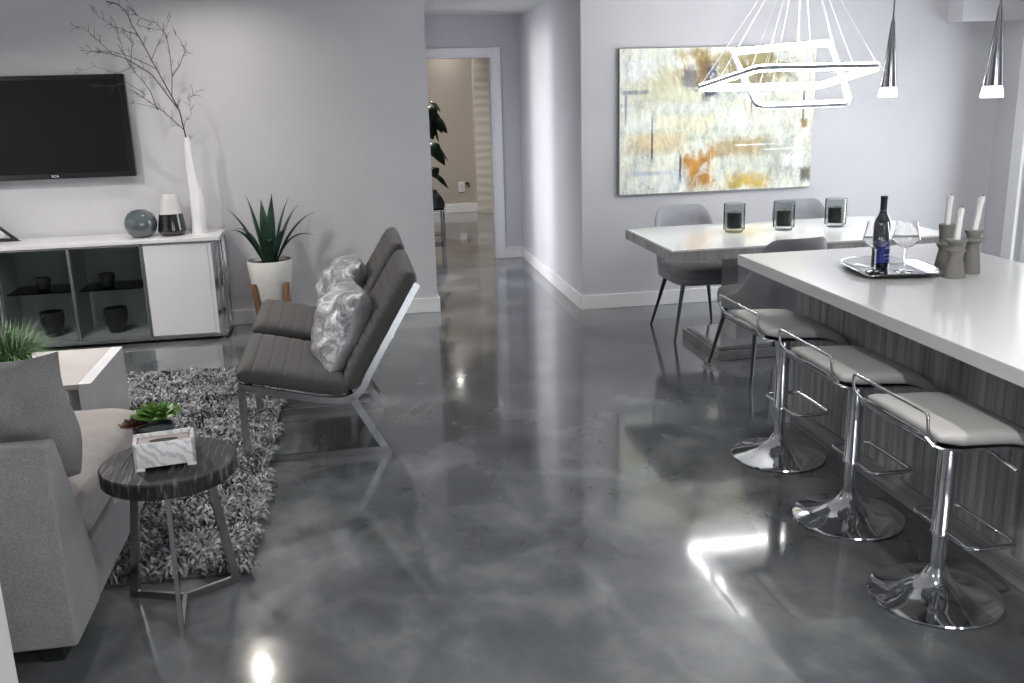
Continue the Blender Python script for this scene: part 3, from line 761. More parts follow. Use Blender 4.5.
t = thing('television', 'black flat television hung on the lounge wall above the console', 'television', (-2.13, YL - .08, 1.18))
MB().box((-2.765, YL - .085, 1.176), (-1.500, YL - .035, 1.896), .006).build('bezel', K['bezel'], t, False)
MB().box((-2.735, YL - .087, 1.215), (-1.545, YL - .0845, 1.866), .001).build('screen', K['screen'], t, False)
MB().box((-2.4, YL - .035, 1.3), (-1.85, YL - .002, 1.75), .004).build('wall_bracket', K['blackwood'], t, False)
cu = bpy.data.curves.new('logo', 'FONT'); cu.body = 'RCA'; cu.size = .025; cu.extrude = .0005; cu.align_x = 'CENTER'; cu.materials.append(K['logo'])
lo = bpy.data.objects.new('logo_text', cu); lm = bpy.data.meshes.new_from_object(lo); bpy.data.objects.remove(lo); lo = bpy.data.objects.new('logo', lm); COL.objects.link(lo); lo.parent = t; lo.location = (.075, -.0062, .008); lo.rotation_euler = (PI / 2, 0, 0)

solo('glass_orb', MB().lathe([(0, 0), (.050, 0), (.078, .012), (.100, .038), (.113, .078), (.114, .106), (.106, .140), (.085, .172), (.052, .192), (.02, .200), (0, .2005)], (-1.475, 7.19, ZC), 40), K['orb'], (-1.475, 7.19, ZC), 'smoky grey glass ball on the console beside the two-tone vase', 'ornament', angle=80)
t = thing('two_tone_vase', 'squat vase, pale grey above and black below, on the console', 'vase', (-1.265, 7.21, ZC))
c = (-1.265, 7.21, ZC)
MB().lathe([(0, 0), (.075, 0), (.082, .006), (.100, .034), (.099, .045), (.083, .158), (0, .158)], c, 40).build('lower_body', K['blackglaze'], t)
MB().lathe([(.0829, .158), (.060, .275), (.050, .300), (.044, .301), (.044, .295), (.055, .27), (.078, .160)], c, 40).build('upper_body', K['greyglaze'], t, recalc=True)
b = MB(); rings = []
for k in range(25):
    f = k / 24; z = ZC + .69 * f
    r = .053 - .010 * f - .022 * f ** 1.8 + .003 * math.sin(f * 7); xo = -1.082 - .006 * f + .010 * math.sin(f * 5.5); 
    ring = []
    for q in range(28):
        a = 2 * PI * q / 28; rr = r * (1 + .07 * math.sin(3 * a + f * 7)); ring.append((xo + rr * math.cos(a), 7.22 + rr * .8 * math.sin(a), z))
    rings.append(ring)
for k, s in ((0, .8), (1, .78), (2, .7)):
    rings.append([((p[0] - xo) * s + xo, (p[1] - 7.22) * s + 7.22, p[2] - .02 * k) for p in rings[24]])
b.loft(rings)
solo('tall_vase', b, K['whitegloss'], (-1.085, 7.22, ZC), 'tall slender white vase holding the dry branches', 'vase', angle=70)

BR = {'A': [(-1.104, 1.497), (-1.121, 1.633), (-1.16, 1.738), (-1.225, 1.894), (-1.265, 1.984), (-1.325, 2.117), (-1.376, 2.211), (-1.407, 2.304), (-1.457, 2.354), (-1.517, 2.367)],
 'B': [(-1.104, 1.497), (-1.231, 1.629), (-1.3, 1.69), (-1.358, 1.737), (-1.416, 1.783)],
 'C': [(-1.121, 1.633), (-1.17, 1.712), (-1.266, 1.876), (-1.347, 1.935), (-1.429, 1.987), (-1.524, 2.021), (-1.633, 2.042), (-1.737, 2.05)],
 'D': [(-1.236, 1.913), (-1.331, 1.966), (-1.414, 2.006), (-1.522, 2.039), (-1.67, 2.042)],
 'E': [(-1.16, 1.738), (-1.142, 1.866), (-1.135, 2.019), (-1.146, 2.145), (-1.212, 2.221), (-1.308, 2.254), (-1.342, 2.285), (-1.371, 2.347), (-1.414, 2.397)],
 'F': [(-1.142, 1.866), (-1.094, 1.929), (-1.06, 2.005), (-1.038, 2.03), (-1.061, 2.112), (-1.089, 2.144)],
 'G': [(-1.104, 1.51), (-1.091, 1.553), (-1.04, 1.604), (-1.049, 1.696), (-1.04, 1.722), (-.997, 1.759)],
 'H': [(-1.329, 2.136), (-1.406, 2.168), (-1.5, 2.207), (-1.579, 2.264), (-1.627, 2.32)],
 'I': [(-1.524, 2.021), (-1.567, 2.078), (-1.609, 2.128), (-1.675, 2.191), (-1.769, 2.218)],
 'J': [(-1.265, 1.984), (-1.217, 2.071), (-1.174, 2.121), (-1.155, 2.17), (-1.106, 2.269)],
 'K': [(-1.268, 1.637), (-1.304, 1.768), (-1.358, 1.846), (-1.411, 1.923), (-1.438, 2.013), (-1.458, 2.151), (-1.472, 2.238)],
 'L': [(-1.242, 1.643), (-1.341, 1.672), (-1.452, 1.701)],
 'M': [(-1.397, 1.936), (-1.503, 1.894), (-1.646, 1.942), (-1.789, 1.894)],
 'N': [(-1.332, 1.743), (-1.46, 1.836), (-1.564, 1.806), (-1.699, 1.829)],
 'O': [(-1.407, 1.961), (-1.388, 2.062), (-1.389, 2.106), (-1.467, 2.176)],
 'Q': [(-1.315, 2.248), (-1.332, 2.211), (-1.267, 2.185), (-1.249, 2.172)]}
def branch(keys, lab):
    b = MB(); rng = random.Random(len(keys) * 5 + 1)
    for k in keys:
        P = BR[k]; n = len(P); r0 = .0058 if k == 'A' else .0045 if k in 'BC' else .0030 if k in 'DEFK' else .0022
        ph = rng.uniform(0, 6)
        pts = [Vector((x, 7.2 + (.05 * math.sin(ph + i * .8) if i else 0) * min(1, i / 2), z)) for i, (x, z) in enumerate(P)]
        if k in 'AB': pts = [Vector((-1.088, 7.22, 1.20)), Vector((-1.094, 7.215, 1.38))] + pts
        b.tube(pts, [r0 * (1 - .68 * i / (len(pts) - 1)) for i in range(len(pts))], 6)
        for i in range(2 if k != 'A' else 4, len(pts)):
            for j in range(3):
                p = pts[i - 1].lerp(pts[i], rng.random()); d = (pts[i] - pts[i - 1]).normalized(); a = rng.choice((-1, 1)) * rng.uniform(.4, 1.0)
                e = Vector((d.x * math.cos(a) - d.z * math.sin(a), rng.uniform(-.3, .3), d.x * math.sin(a) + d.z * math.cos(a))); L = rng.uniform(.015, .075)
                q = p + e * L * .5 + Vector((0, 0, .008)); q2 = p + e * L
                b.tube([p, q, q2], [.0016, .0013, .0009], 5)
                if rng.random() < .5: b.tube([q, q + Vector((d.x * .03, 0, d.z * .03))], [.0012, .0008], 5)
    solo('dry_branch', b, K['twig'], (-1.104, 7.2, 1.45), lab, 'dried branch', 'dry branches in the tall vase', angle=80)
branch('AEFJHQGO', 'dry bare branch reaching highest out of the white vase')
branch('BCDIKLMN', 'dry bare branch bending out over the television')
# tilted picture on the console end
t = thing('photo_frame', 'dark picture frame leaning on the console below the television', 'picture frame', (-2.47, 7.28, ZC))
b = MB(); Mx = Matrix.Translation((-2.47, 7.30, ZC)) @ Matrix.Rotation(R(-22), 4, 'X') @ Matrix.Rotation(R(0), 4, 'Z')
b.prism([(-.16, .004), (.135, .004), (-.02, .135), (-.16, .20)], -.012, .012, 'y', .002)
bmesh.ops.transform(b.bm, matrix=Mx, verts=b.bm.verts); b.build('frame', K['bezel'], t, False)
b = MB(); b.prism([(-.14, .022), (.075, .022), (-.02, .105), (-.14, .165)], -.0145, -.0125, 'y')
bmesh.ops.transform(b.bm, matrix=Mx, verts=b.bm.verts); b.build('print', K['paper'], t, False)

# ---------------------------------------------------------------- agave in white planter
t = thing('potted_agave', 'spiky green agave in a white pot on wooden legs', 'potted plant', (-.60, 7.19, 0))
c = (-.60, 7.19, 0)
MB().lathe([(0, .16), (.095, .16), (.112, .168), (.143, .34), (.166, .535), (.163, .541), (.156, .541), (.152, .50), (0, .50)], c, 48).build('pot', K['pot'], t)
MB().lathe([(0, .498), (.151, .498), (.151, .512), (.09, .522), (0, .520)], c, 32).build('soil', K['soil'], t)
for q in range(4):
    a = R(45 + 90 * q); ca, sa = math.cos(a), math.sin(a)
    b = MB(); M = Matrix.Translation(c) @ Matrix.Rotation(a, 4, 'Z')
    b.prism([(.105, 0), (.138, 0), (.186, .385), (.160, .385), (.142, .25)], -.016, .016, 'y', .003)
    bmesh.ops.transform(b.bm, matrix=M, verts=b.bm.verts); b.build('stand_leg', K['stand'], t)
b = MB()
for a in (45, 135):
    tt = MB(); tt.box((-.13, -.014, .135), (.13, .014, .16), .003); b.add(tt.bm, Matrix.Translation(c) @ Matrix.Rotation(R(a), 4, 'Z'))
b.build('stand_rail', K['stand'], t)
rng = random.Random(5)
tips = [(-.265, .0, .925, .30), (-.255, .04, .765, .50), (-.125, .03, 1.01, .25), (.062, -.02, 1.03, .06), (.175, .03, .985, .3), (.245, -.06, .940, .34), (.355, .02, .875, .42), (.335, -.05, .715, .60),
        (-.20, -.14, .80, .55), (.16, -.18, .78, .5), (.0, -.16, .88, .2), (-.03, .10, .98, .15), (.03, -.22, .70, .55)]
for i, (dx, dy, z, sag) in enumerate(tips):
    p0 = Vector((c[0] + dx * .12, c[1] + dy * .12, .505)); p2 = Vector((c[0] + dx, c[1] + dy, z))
    p1 = p0.lerp(p2, .5) + Vector((0, 0, .02 + sag * .26)) + Vector((-dx * .1, -dy * .1, 0))
    P = bez(p0, p1, p2, 14); side = Vector((-dy, dx, 0)); side = side.normalized() if side.length > 1e-3 else Vector((1, 0, 0))
    if abs(dx) < .1: side = Vector((1, 0, 0))
    rings = []
    for k, p in enumerate(P):
        f = k / 14; w = .032 * (.62 + 1.3 * f * (1 - f) * 2) * (1 - f ** 2.6) + .0006
        d = (P[min(k + 1, 14)] - P[max(k - 1, 0)]).normalized(); up = side.cross(d).normalized()
        rings.append([p - side * w + up * w * .35, p - side * w * .5 + up * .0, p - up * w * .08, p + side * w * .5, p + side * w + up * w * .35, p + up * (w * .06 + .003)])
    MB().loft(rings).build('leaf', K['leaf'], t, angle=70)

# ---------------------------------------------------------------- lounge chairs
def channel_cushion(path, W, T, pitch, y0):
    """padded cushion lofted along an XZ path with stitched channels across it"""
    P = [Vector((p[0], 0, p[1])) for p in path]
    L = [0]
    for a, c2 in zip(P, P[1:]): L.append(L[-1] + (c2 - a).length)
    tot = L[-1]; n = int(tot / pitch * 14); rings = []; m = 32
    for i in range(n + 1):
        s = tot * i / n; k = max(j for j in range(len(L)) if L[j] <= s + 1e-9); k = min(k, len(P) - 2)
        f = (s - L[k]) / (L[k + 1] - L[k]); p = P[k].lerp(P[k + 1], f)
        # smoothed tangent
        a0 = max(0, s - .05); a1 = min(tot, s + .05)
        def at(q):
            kk = min(max(j for j in range(len(L)) if L[j] <= q + 1e-9), len(P) - 2); return P[kk].lerp(P[kk + 1], (q - L[kk]) / (L[kk + 1] - L[kk]))
        d = (at(a1) - at(a0)).normalized(); nn = Vector((-d.z, 0, d.x))
        g = min(1., abs(math.sin(PI * s / pitch)) * 2.2) ** .6; ends = min(s, tot - s); e = min(1., ends / (T * .55)); e = math.sqrt(max(.02, 1 - (1 - e) ** 2))
        tt = T / 2 * e * (.85 + .15 * g); w = W / 2 * (.965 + .035 * e)
        rings.append([p + Vector((0, y0 + w * math.copysign(abs(math.cos(2 * PI * q / m)) ** .28, math.cos(2 * PI * q / m)), 0)) + nn * tt * math.copysign(abs(math.sin(2 * PI * q / m)) ** .55, math.sin(2 * PI * q / m)) for q in range(m)])
    return MB().loft(rings)
def make_lounge():
    t = thing('lounge_chair', '', 'lounge chair')      # local x as in the room, y 0..0.72
    W = .72
    shell = [(-.565, .395), (-.42, .355), (-.22, .305), (-.12, .288), (-.06, .290), (-.02, .310), (.015, .350), (.045, .410), (.300, .838)]
    for y0 in (0., W - .014):
        b = MB(); b.strip([(-.555, .385), (-.555, .017), (.105, .017), (-.045, .300)], .034, y0, y0 + .014)
        b.build('side_frame', K['frame'], t, local=True, smooth=False)
        b = MB(); b.strip(shell, .032, y0, y0 + .014); b.build('shell_rail', K['frame'], t, local=True, smooth=False)
    for x, z in ((-.53, .372), (-.055, .277), (.158, .585)):
        MB().box((x - .018, .014, z - .006), (x + .018, W - .014, z + .006), .002).build('crossbar', K['chrome'], t, local=True, smooth=False)
    MB().box((-.53, .016, .362), (-.51, .70, .378)).build('front_rail', K['chrome'], t, local=True, smooth=False)
    channel_cushion([(-.575, .452), (-.42, .418), (-.22, .368), (-.10, .345), (-.055, .343)], W - .006, .105, .072, W / 2).build('seat_cushion', K['loungefab'], t, local=True, angle=60)
    channel_cushion([(-.048, .335), (-.03, .372), (-.002, .430), (.07, .553), (.282, .890)], W - .006, .105, .066, W / 2).build('back_cushion', K['loungefab'], t, local=True, angle=60)
    return t
lc = make_lounge(); lc.location = (0, 4.435, 0)
tag(lc, 'charcoal channelled lounge chair on a chrome sled frame, nearer the side table', None, 'pair of lounge chairs')
l2 = copy_tree(lc); l2.location = (.0, 5.33, 0)
tag(l2, 'charcoal channelled lounge chair on a chrome sled frame, nearer the agave', None, 'pair of lounge chairs')

def pillow(w, h, T, n=30, ear=.10, wr=.012, seed=0., corner=None, rnd=0.):
    """square cushion, local x width, y height, z thickness, pinched corners"""
    b = MB(); G = {}
    def pt(u, v, s):
        x = w / 2 * u * (1 - ear * (1 - v * v)); y = h / 2 * v * (1 - ear * (1 - u * u))
        if rnd:
            cw = max(0, (-u + v) / 2 - .6) / .4; rr = rnd * (1 - cw)
            x *= math.sqrt(1 - rr * v * v); y *= math.sqrt(1 - rr * u * u); y += .025 * cw ** 2
        k = max(0, (1 - abs(u) ** 2.4) * (1 - abs(v) ** 2.4)) ** .68
        z = s * T / 2 * k + wr * k * wob(u * 3 + seed, v * 3.3, seed * 2) + .5 * wr * k * math.sin(9 * u * v + seed + 6 * v) + wr * .9 * math.sin(5 * (u + v) + seed) * (1 - k) * .6
        if corner:
            cu, cv, amt = corner
            q = max(0, (u * cu + v * cv) / 2 - .62) / .38
            z += -amt * q * q; x += -cu * amt * .25 * q
        return (x, y, z)
    for s in (1, -1):
        for i in range(n + 1):
            for j in range(n + 1):
                if s == -1 and (i in (0, n) or j in (0, n)): G[(s, i, j)] = G[(1, i, j)]; continue
                G[(s, i, j)] = b.bm.verts.new(pt(-1 + 2 * i / n, -1 + 2 * j / n, s))
        for i in range(n):
            for j in range(n):
                q = [G[(s, i, j)], G[(s, i + 1, j)], G[(s, i + 1, j + 1)], G[(s, i, j + 1)]]
                f = b.bm.faces.new(q if s == 1 else q[::-1]); f.material_index = 0 if s == 1 else 1
    return b
for y, x, z, yaw, lab, sd in ((4.79, -.075, .572, -6, 'silver crushed velvet pillow on the lounge chair nearer the side table', 0.), (5.67, -.065, .572, -4, 'silver crushed velvet pillow on the lounge chair nearer the agave', 2.)):
    b = pillow(.47, .47, .27, seed=sd, wr=.02, ear=.05)
    o = b.build('throw_pillow', [K['velvet'], K['velvetside']], None, angle=70, recalc=False)
    # width along y, height along the reclined back, front toward -x
    back = Vector((.40, 0, .90)).normalized(); wid = Vector((0, -1, 0)); nrm = wid.cross(back)
    M = Matrix((wid, back, nrm)).transposed().to_4x4()
    o.matrix_world = Matrix.Translation((x, y, z)) @ Matrix.Rotation(R(-yaw), 4, 'Z') @ M
    tag(o, lab, 'pillow', 'silver velvet pillows')

# ---------------------------------------------------------------- sofa
t = thing('sofa', 'grey woven sofa seen from behind, beside the round black side table', 'sofa', (-1.75, 3.4, 0))
b = MB(); b.prism([(2.84, .062), (2.84, .725), (2.852, .732), (2.915, .732), (2.935, .718), (3.135, .285), (3.140, .27), (3.14, .062)], -2.62, -.930, 'x', .012, 3)
b.build('back_frame', K['sofa'], t)
MB().box((-2.62, 3.141, .062), (-.933, 4.03, .272), .014, 3).build('seat_base', K['sofa'], t)
for x0, x1 in ((-1.79, -.925), (-2.62, -1.795)):
    b = MB(); rings = []; n = 40; m = 24
    for i in range(m + 1):
        f = i / m; y = 3.12 + .95 * f; e = min(f, 1 - f) * .95; k = math.sqrt(max(.03, 1 - max(0, 1 - e / .06) ** 2)); ring = []
        for q in range(n):
            a = 2 * PI * q / n; ca, sa = math.cos(a), math.sin(a)
            X = (x0 + x1) / 2 + (x1 - x0) / 2 * (.97 + .03 * k) * math.copysign(abs(ca) ** .35, ca)
            top = .102 + .012 * math.sin(PI * f) + (.006 * wob(X * 9, y * 5) + .005 * math.sin(26 * (X + 1.6 * y) + 3 * math.sin(5 * y)) * math.exp(-((f - .42) / .28) ** 2)) * (sa > .3)
            ring.append((X, y, .372 + top * k * math.copysign(abs(sa) ** .5, sa)))
        rings.append(ring)
    b.loft(rings); b.build('seat_cushion', K['seat_lit'], t, angle=60)
for x in (-1.02, -2.54):
    for y in (2.91, 3.96): MB().box((x - .035, y - .035, 0), (x + .035, y + .035, .062), .004).build('leg', K['blackwood'], t, False)
b = pillow(.62, .50, .29, seed=1., wr=.014, ear=.02, rnd=.28)
o = b.build('loose_cushion', [K['pillowgrey'], K['pillowgrey']], None, angle=70, recalc=False)
up = Vector((0, -.30, .95)).normalized(); wid = Vector((-1, 0, 0)); nrm = wid.cross(up)
M = Matrix((wid, up, nrm)).transposed().to_4x4(); o.matrix_world = Matrix.Translation((-1.225, 3.185, .698)) @ Matrix.Rotation(R(-6), 4, 'Z') @ M
tag(o, 'loose grey back cushion leaning on the sofa with a pinched corner', 'cushion')

# ---------------------------------------------------------------- coffee table and grass
t = thing('coffee_table', 'low white block coffee table with a side drawer on the rug', 'coffee table', (-1.85, 5.0, 0))
MB().box((-1.342, 4.67, .045), (-1.280, 5.375, .40), .003).build('end_panel', K['coffee'], t, False)
MB().box((-2.55, 4.66, .045), (-2.49, 5.345, .40), .003).build('end_panel', K['coffee'], t, False)
MB().box((-2.49, 4.67, .372), (-1.3435, 5.375, .399), .002).build('top', K['coffeetop'], t, False)
MB().box((-2.485, 4.72, .06), (-1.347, 5.36, .372)).build('body', K['coffeegap'], t, False)
o = MB().box((-2.485, 4.674, .30), (-1.39, 4.72, .368), .002).build('drawer', K['coffee'], t, False)
def grass_pot(x, y, z):
    t = thing('grass_plant', 'bushy green grass plant on the white coffee table', 'potted plant', (x, y, z))
    MB().lathe([(0, 0), (.09, 0), (.11, .015), (.12, .055), (.115, .055), (.11, .04), (0, .04)], (x, y, z), 32).build('bowl', K['vasegrey'], t)
    rng = random.Random(11)
    for nm, m, N, L0, L1 in (('foliage', K['grass'], 700, .11, .22), ('seed_blades', K['grasstip'], 60, .15, .25)):
        b = MB()
        for i in range(N):
            a = rng.uniform(0, 2 * PI); r = .11 * math.sqrt(rng.random()); p = Vector((x + r * math.cos(a), y + r * math.sin(a), z + .055))
            L = rng.uniform(L0, L1); th = rng.uniform(.05, 1.45) if nm == 'foliage' else rng.uniform(.05, .75); aa = a + rng.uniform(-.7, .7)
            d = Vector((math.sin(th) * math.cos(aa), math.sin(th) * math.sin(aa), math.cos(th))); e = p + d * L + Vector((0, 0, -.12 * L * th))
            P = bez(p, p + Vector((d.x * .3, d.y * .3, 1)).normalized() * L * .5, e, 4); s = Vector((-math.sin(aa), math.cos(aa), 0)); w = rng.uniform(.002, .0038) if nm == 'foliage' else .0016
            rings = [[q - s * w * k, q + s * w * k, q + Vector((0, 0, .0012)) * k] for q, k in zip(P, (1, 1, .9, .6, .12))]
            b.loft(rings)
        b.build(nm, m, t, angle=80)
grass_pot(-1.76, 5.02, .40)

# ---------------------------------------------------------------- side table
cx, cy = -.643, 3.10
t = thing('side_table', 'round black wood side table on flat steel legs by the sofa', 'side table', (cx, cy, 0))
b = MB(); b.lathe([(0, .508), (.210, .508), (.217, .514), (.218, .557), (.213, .562), (0, .562)], (cx, cy, 0), 72); b.build('tabletop', K['darkwood'], t, angle=30)
hub = Vector((-.660, 3.175, 0))
def bar(p, q, w, th, nm, par):
    p, q = Vector(p), Vector(q); d = (q - p); L = d.length; d.normalize()
    flat = Vector((d.x, d.y, 0)); s = Vector((-(q - hub).y, (q - hub).x, 0)); 
    return p, q
for fx, fy in ((-.636, 2.935), (-.852, 3.245), (-.490, 3.275)):
    b = MB(); F = Vector((fx, fy, 0)); d = (F - hub); d.z = 0; Lr = d.length; d.normalize(); a = math.atan2(d.y, d.x)
    tp = Vector((cx, cy, 0)) + d * .085; ur = Lr * .62
    tt = MB(); tt.strip([(0.0, .013), (Lr - .008, .013), (ur, .507)], .030, -.007, .007)
    b.add(tt.bm, Matrix.Translation(hub) @ Matrix.Rotation(a, 4, 'Z')); b.build('leg', K['darkbar'], t, False)
t2 = thing('tissue_box', 'white veined marble box on the black side table', 'box', (-.645, 3.075, .562), R(9))
b = MB(); w, d, h = .094, .058, .092
b.box((-w, -d, .010), (w, -d + .012, h), .003); b.box((-w, d - .012, .010), (w, d, h), .003); b.box((-w, -d, .010), (-w + .012, d, h), .003); b.box((w - .012, -d, .010), (w, d, h), .003)
b.box((-w + .005, -d + .005, .010), (w - .005, d - .005, .02))
for sx in (-1, 1):
    for sy in (-1, 1): b.box((sx * w - sx * .03, sy * d - sy * .022, 0), (sx * w, sy * d, .012), .002)
b.build('marble_body', K['marble'], t2, local=True)
MB().box((-w + .012, -d + .012, .071), (w - .012, d - .012, .080), .001).build('inset_lid', K['inset'], t2, local=True)
MB().lathe([(0, .0798), (.045, .0798), (.045, .0812), (0, .0812)], (0, 0, 0), 32, 1., .35).build('slot', K['blackwood'], t2, local=True)
sx_, sy_ = -.715, 3.275
t = thing('succulent_pot', 'dark bowl of green and brown succulents behind the marble box', 'potted plant', (sx_, sy_, .562))
MB().lathe([(0, 0), (.04, 0), (.058, .012), (.070, .05), (.070, .066), (.064, .066), (.06, .05), (0, .05)], (sx_, sy_, .562), 32).build('bowl', K['vasegrey'], t)
def rosette(b, c, r, rows, n0, tilt=0):
    for k in range(rows):
        f = k / max(1, rows - 1); n = int(n0 * (1 - .45 * f)); el = R(22 + 58 * f); L = r * (1 - .45 * f)
        for q in range(n):
            a = 2 * PI * (q + .5 * (k % 2)) / n + k; d = Vector((math.cos(a) * math.cos(el), math.sin(a) * math.cos(el), math.sin(el))); s = Vector((-math.sin(a), math.cos(a), 0)); u = d.cross(s) * -1
            rings = []
            for i in range(7):
                g = i / 6; w = L * .30 * math.sin(PI * (.12 + .80 * g)) ** .8 * (1 if g < .9 else .55); th = L * .11 * (1 - g * .5); p = Vector(c) + d * L * (.08 + .92 * g) + u * L * .12 * g * g
                rings.append([p - s * w + u * w * .25, p - u * th, p + s * w + u * w * .25, p + u * th * .5])
            b.loft(rings)
b = MB(); rosette(b, (sx_ + .016, sy_, .652), .088, 5, 9); b.build('green_rosette', K['succ'], t, angle=60)
b = MB(); rosette(b, (sx_ - .060, sy_ - .020, .632), .052, 4, 8); b.build('brown_rosette', K['succred'], t, angle=60)

# ---------------------------------------------------------------- far room: plant on metal table, outlet
px_, py_ = .985, 11.3
t = thing('plant_table', 'small dark metal table in the far room under the plant', 'table', (px_, py_, 0))
MB().box((px_ - .14, py_ - .16, .345), (px_ + .145, py_ + .16, .365), .004).build('tabletop', K['darkbar'], t, False)
for a, c2 in ((-1, -1), (1, -1), (1, 1), (-1, 1)): MB().box((px_ + a * .12 - .010, py_ + c2 * .145 - .010, 0), (px_ + a * .12 + .010, py_ + c2 * .145 + .010, .345)).build('leg', K['darksteel'], t, False)
MB().box((px_ - .12, py_ - .15, .06), (px_ + .12, py_ + .15, .072), .002).build('low_shelf', K['darksteel'], t, False)
t = thing('fig_plant', 'tall dark-leaved plant in a slate vase seen through the doorway', 'potted plant', (px_, py_, .365))
MB().lathe([(0, 0), (.125, 0), (.142, .02), (.138, .08), (.10, .15), (.055, .20), (.058, .22), (.050, .22), (.045, .20), (0, .19)], (px_ + .015, py_, .365), 32).build('vase', K['vasegrey'], t)
st_ = [(px_ + .015, py_, .50), (px_ - .01, py_, .8), (px_ + .02, py_ + .02, 1.1), (px_ - .03, py_, 1.4), (px_ + .0, py_, 1.55)]
MB().tube(st_, [.012, .011, .010, .008, .005], 8).build('stem', K['twig'], t)
rng = random.Random(4)
for (z, dx, dy, L, drop) in [(1.46, .15, -.16, .32, .30), (1.40, .20, -.20, .30, .24), (1.50, .06, -.20, .28, .20), (1.36, .04, -.24, .28, .26), (1.38, -.16, .02, .30, .2), (1.54, .16, .06, .26, .14), (1.06, .16, -.18, .32, .26), (1.10, .08, -.22, .28, .22), (1.04, -.10, -.08, .30, .2), (1.08, .22, .08, .30, .25), (.72, .20, -.03, .28, .20), (.80, .08, -.10, .24, .16), (1.48, -.12, -.05, .26, .1), (1.32, .12, -.02, .26, .26)]:
    p0 = Vector((px_ - .02, py_, z)); h = Vector((dx, dy, 0)).normalized(); p1 = p0 + h * .12 + Vector((0, 0, .14)); p2 = p0 + Vector((dx * 1.1, dy * 1.1, -drop + .08)); P = bez(p0, p1, p2, 12); s = Vector((-h.y, h.x, .25)).normalized(); rings = []
    for k, p in enumerate(P):
        f = k / 12; w = .004 + .088 * max(0, math.sin(PI * max(0, (f - .28) / .72))) ** .8
        d = (P[min(12, k + 1)] - P[max(0, k - 1)]).normalized(); u = s.cross(d).normalized()
        rings.append([p - s * w + u * w * .35, p - s * w * .5 + u * w * .1, p - u * .003, p + s * w * .5 + u * w * .1, p + s * w + u * w * .35, p + u * .003])
    MB().loft(rings).build('leaf', K['leafdark'], t, angle=70)
t = thing('power_outlet', 'white power outlet low on the beige wall beyond the doorway', 'outlet', (1.655, 13.748, .33))
MB().box((1.595, 13.738, .29), (1.685, 13.749, .44), .004).build('plate', K['plate'], t, False)
MB().box((1.615, 13.734, .32), (1.665, 13.739, .41), .003).build('socket', K['coffee'], t, False)
MB().box((1.70, 13.70, .405), (1.745, 13.749, .43), .004).build('plug', K['blackwood'], t, False)

# ---------------------------------------------------------------- ceiling downlights: some from floor reflections, the rest added to light the rooms
def downlight(x, y, z, power, lab, spread=150, col=(1., .96, .92), proto=[None]):
    if proto[0] is None:
        t = thing('ceiling_downlight', lab, 'downlight', (x, y, z - .012), 0, 'recessed ceiling downlights')
        b = MB(); rings = []
        for r, zz in ((.055, .006), (.075, 0), (.080, .004), (.080, .012), (.055, .012)): rings.append([(r * math.cos(2 * PI * q / 32), r * math.sin(2 * PI * q / 32), zz) for q in range(32)])
        b.loft(rings, True, False, True); b.build('trim_ring', K['trim'], t, local=True)
        MB().lathe([(0, .006), (.055, .006), (.055, .011), (0, .011)], (0, 0, 0), 32).build('lens', K['downlight'], t, local=True)
        proto[0] = t
    else:
        t = copy_tree(proto[0]); t.location = (x, y, z - .012); tag(t, lab)
    la = bpy.data.lights.new('downlight_lamp', 'AREA'); la.shape = 'DISK'; la.size = .06; la.energy = power; la.color = col; la.spread = R(spread)
    lo = bpy.data.objects.new('downlight_lamp', la); COL.objects.link(lo); lo.location = (x, y, z - .016)
P0 = 24  # only the vase lamp follows a floor reflection; the others are added for brightness
for x, y, p, lab in [(-.89, 6.72, P0 * .3, 'ceiling downlight above the white vase'), (-2.3, 5.7, P0, 'added unseen ceiling downlight above the television'),
                     (-1.9, 4.9, P0, 'added unseen ceiling downlight above the coffee table'), (1.0, 1.2, P0, 'added unseen ceiling downlight over the open floor'),
                     (2.43, 2.0, P0 * .6, 'added unseen ceiling downlight brightening the island'), (4.3, 5.2, P0 * .4, 'added unseen ceiling downlight near the patio door'), (-1.2, 1.2, P0 * .4, 'added unseen ceiling downlight behind the sofa'),
                     (1.0, -.6, P0, 'added unseen ceiling downlight by the rear windows')]:
    downlight(x, y, HC, p, lab, col=(1., .92, .82) if 'vase' in lab else (1., .96, .92))
downlight(1.46, 13.35, 2.44, 3.5, 'ceiling downlight washing the far room wall'); downlight(.9, 11.9, 2.44, 34, 'added unseen ceiling downlight above the far room plant')  # wall washer follows a floor streak; the plant lamp is added to light the room

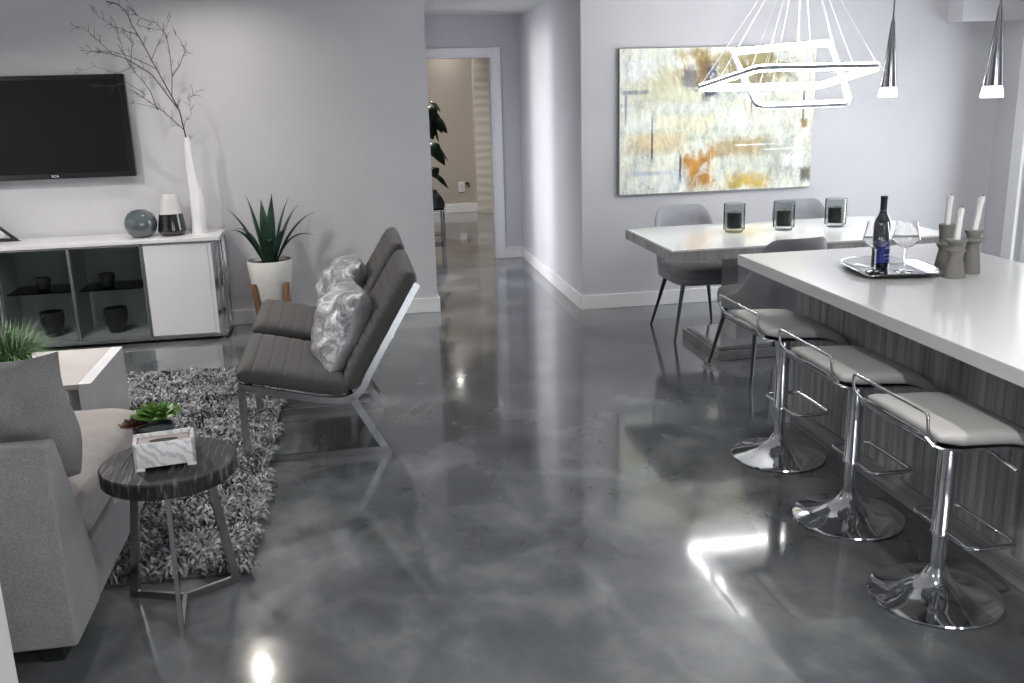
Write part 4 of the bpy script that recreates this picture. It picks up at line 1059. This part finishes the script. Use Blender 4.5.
# daylight: overcast sky through the glazing, low sun through the hallway's side opening
w = bpy.data.worlds.new('World'); SC.world = w; w.use_nodes = True
bg = w.node_tree.nodes['Background']; bg.inputs[0].default_value = (.93, .96, 1., 1); bg.inputs[1].default_value = 4.5
def portal(loc, rot, sx, sy):
    la = bpy.data.lights.new('window_portal', 'AREA'); la.shape = 'RECTANGLE'; la.size = sx; la.size_y = sy; la.cycles.is_portal = True
    o = bpy.data.objects.new('window_portal', la); COL.objects.link(o); o.location = loc; o.rotation_euler = rot
for u0, u1 in xs: portal(((u0 + u1) / 2, -3.21, 1.325), (R(90), 0, 0), u1 - u0, 1.95)
portal((5.45, 5.675, 1.04), (R(90), 0, R(90)), 2.25, 2.05)
portal((.50, 8.68, 1.1), (R(90), 0, R(-90)), .92, 2.2)
su = bpy.data.lights.new('low_sun', 'SUN'); su.energy = 1.3; su.angle = R(16); su.color = (1., .93, .90)
so = bpy.data.objects.new('low_sun', su); COL.objects.link(so); so.rotation_euler = Vector((1, -.0, -.012)).to_track_quat('-Z', 'Y').to_euler(); so.location = (-4, 8.7, 2)

# ---------------------------------------------------------------- camera
f_px, yaw, pitch, roll = 950.0, .16678, .26031, .0277
cyw, syw, cp, sp, cr, sr = math.cos(yaw), math.sin(yaw), math.cos(pitch), math.sin(pitch), math.cos(roll), math.sin(roll)
fwd = Vector((syw * cp, cyw * cp, -sp)); right = Vector((cyw, -syw, 0)); down = fwd.cross(right)
r2 = right * cr + down * sr; d2 = right * -sr + down * cr
cam = bpy.data.cameras.new('Camera'); co = bpy.data.objects.new('Camera', cam); COL.objects.link(co)
Mc = Matrix((r2, -d2, -fwd)).transposed().to_4x4(); Mc.translation = Vector((0, 0, 1.72)); co.matrix_world = Mc
cam.sensor_width = 36; cam.lens = 36 * f_px / 1024; cam.clip_start = .05; cam.clip_end = 100
SC.camera = co
SC.view_settings.view_transform = 'Standard'; SC.view_settings.look = 'None'
SC.view_settings.exposure = 0.38; SC.view_settings.gamma = 1; SC.view_settings.use_curve_mapping = False
cy_ = SC.cycles
cy_.max_bounces = 8; cy_.diffuse_bounces = 4; cy_.glossy_bounces = 5; cy_.transparent_max_bounces = 12; cy_.transmission_bounces = 4
cy_.caustics_reflective = False; cy_.caustics_refractive = False; cy_.sample_clamp_indirect = 6; cy_.use_denoising = True
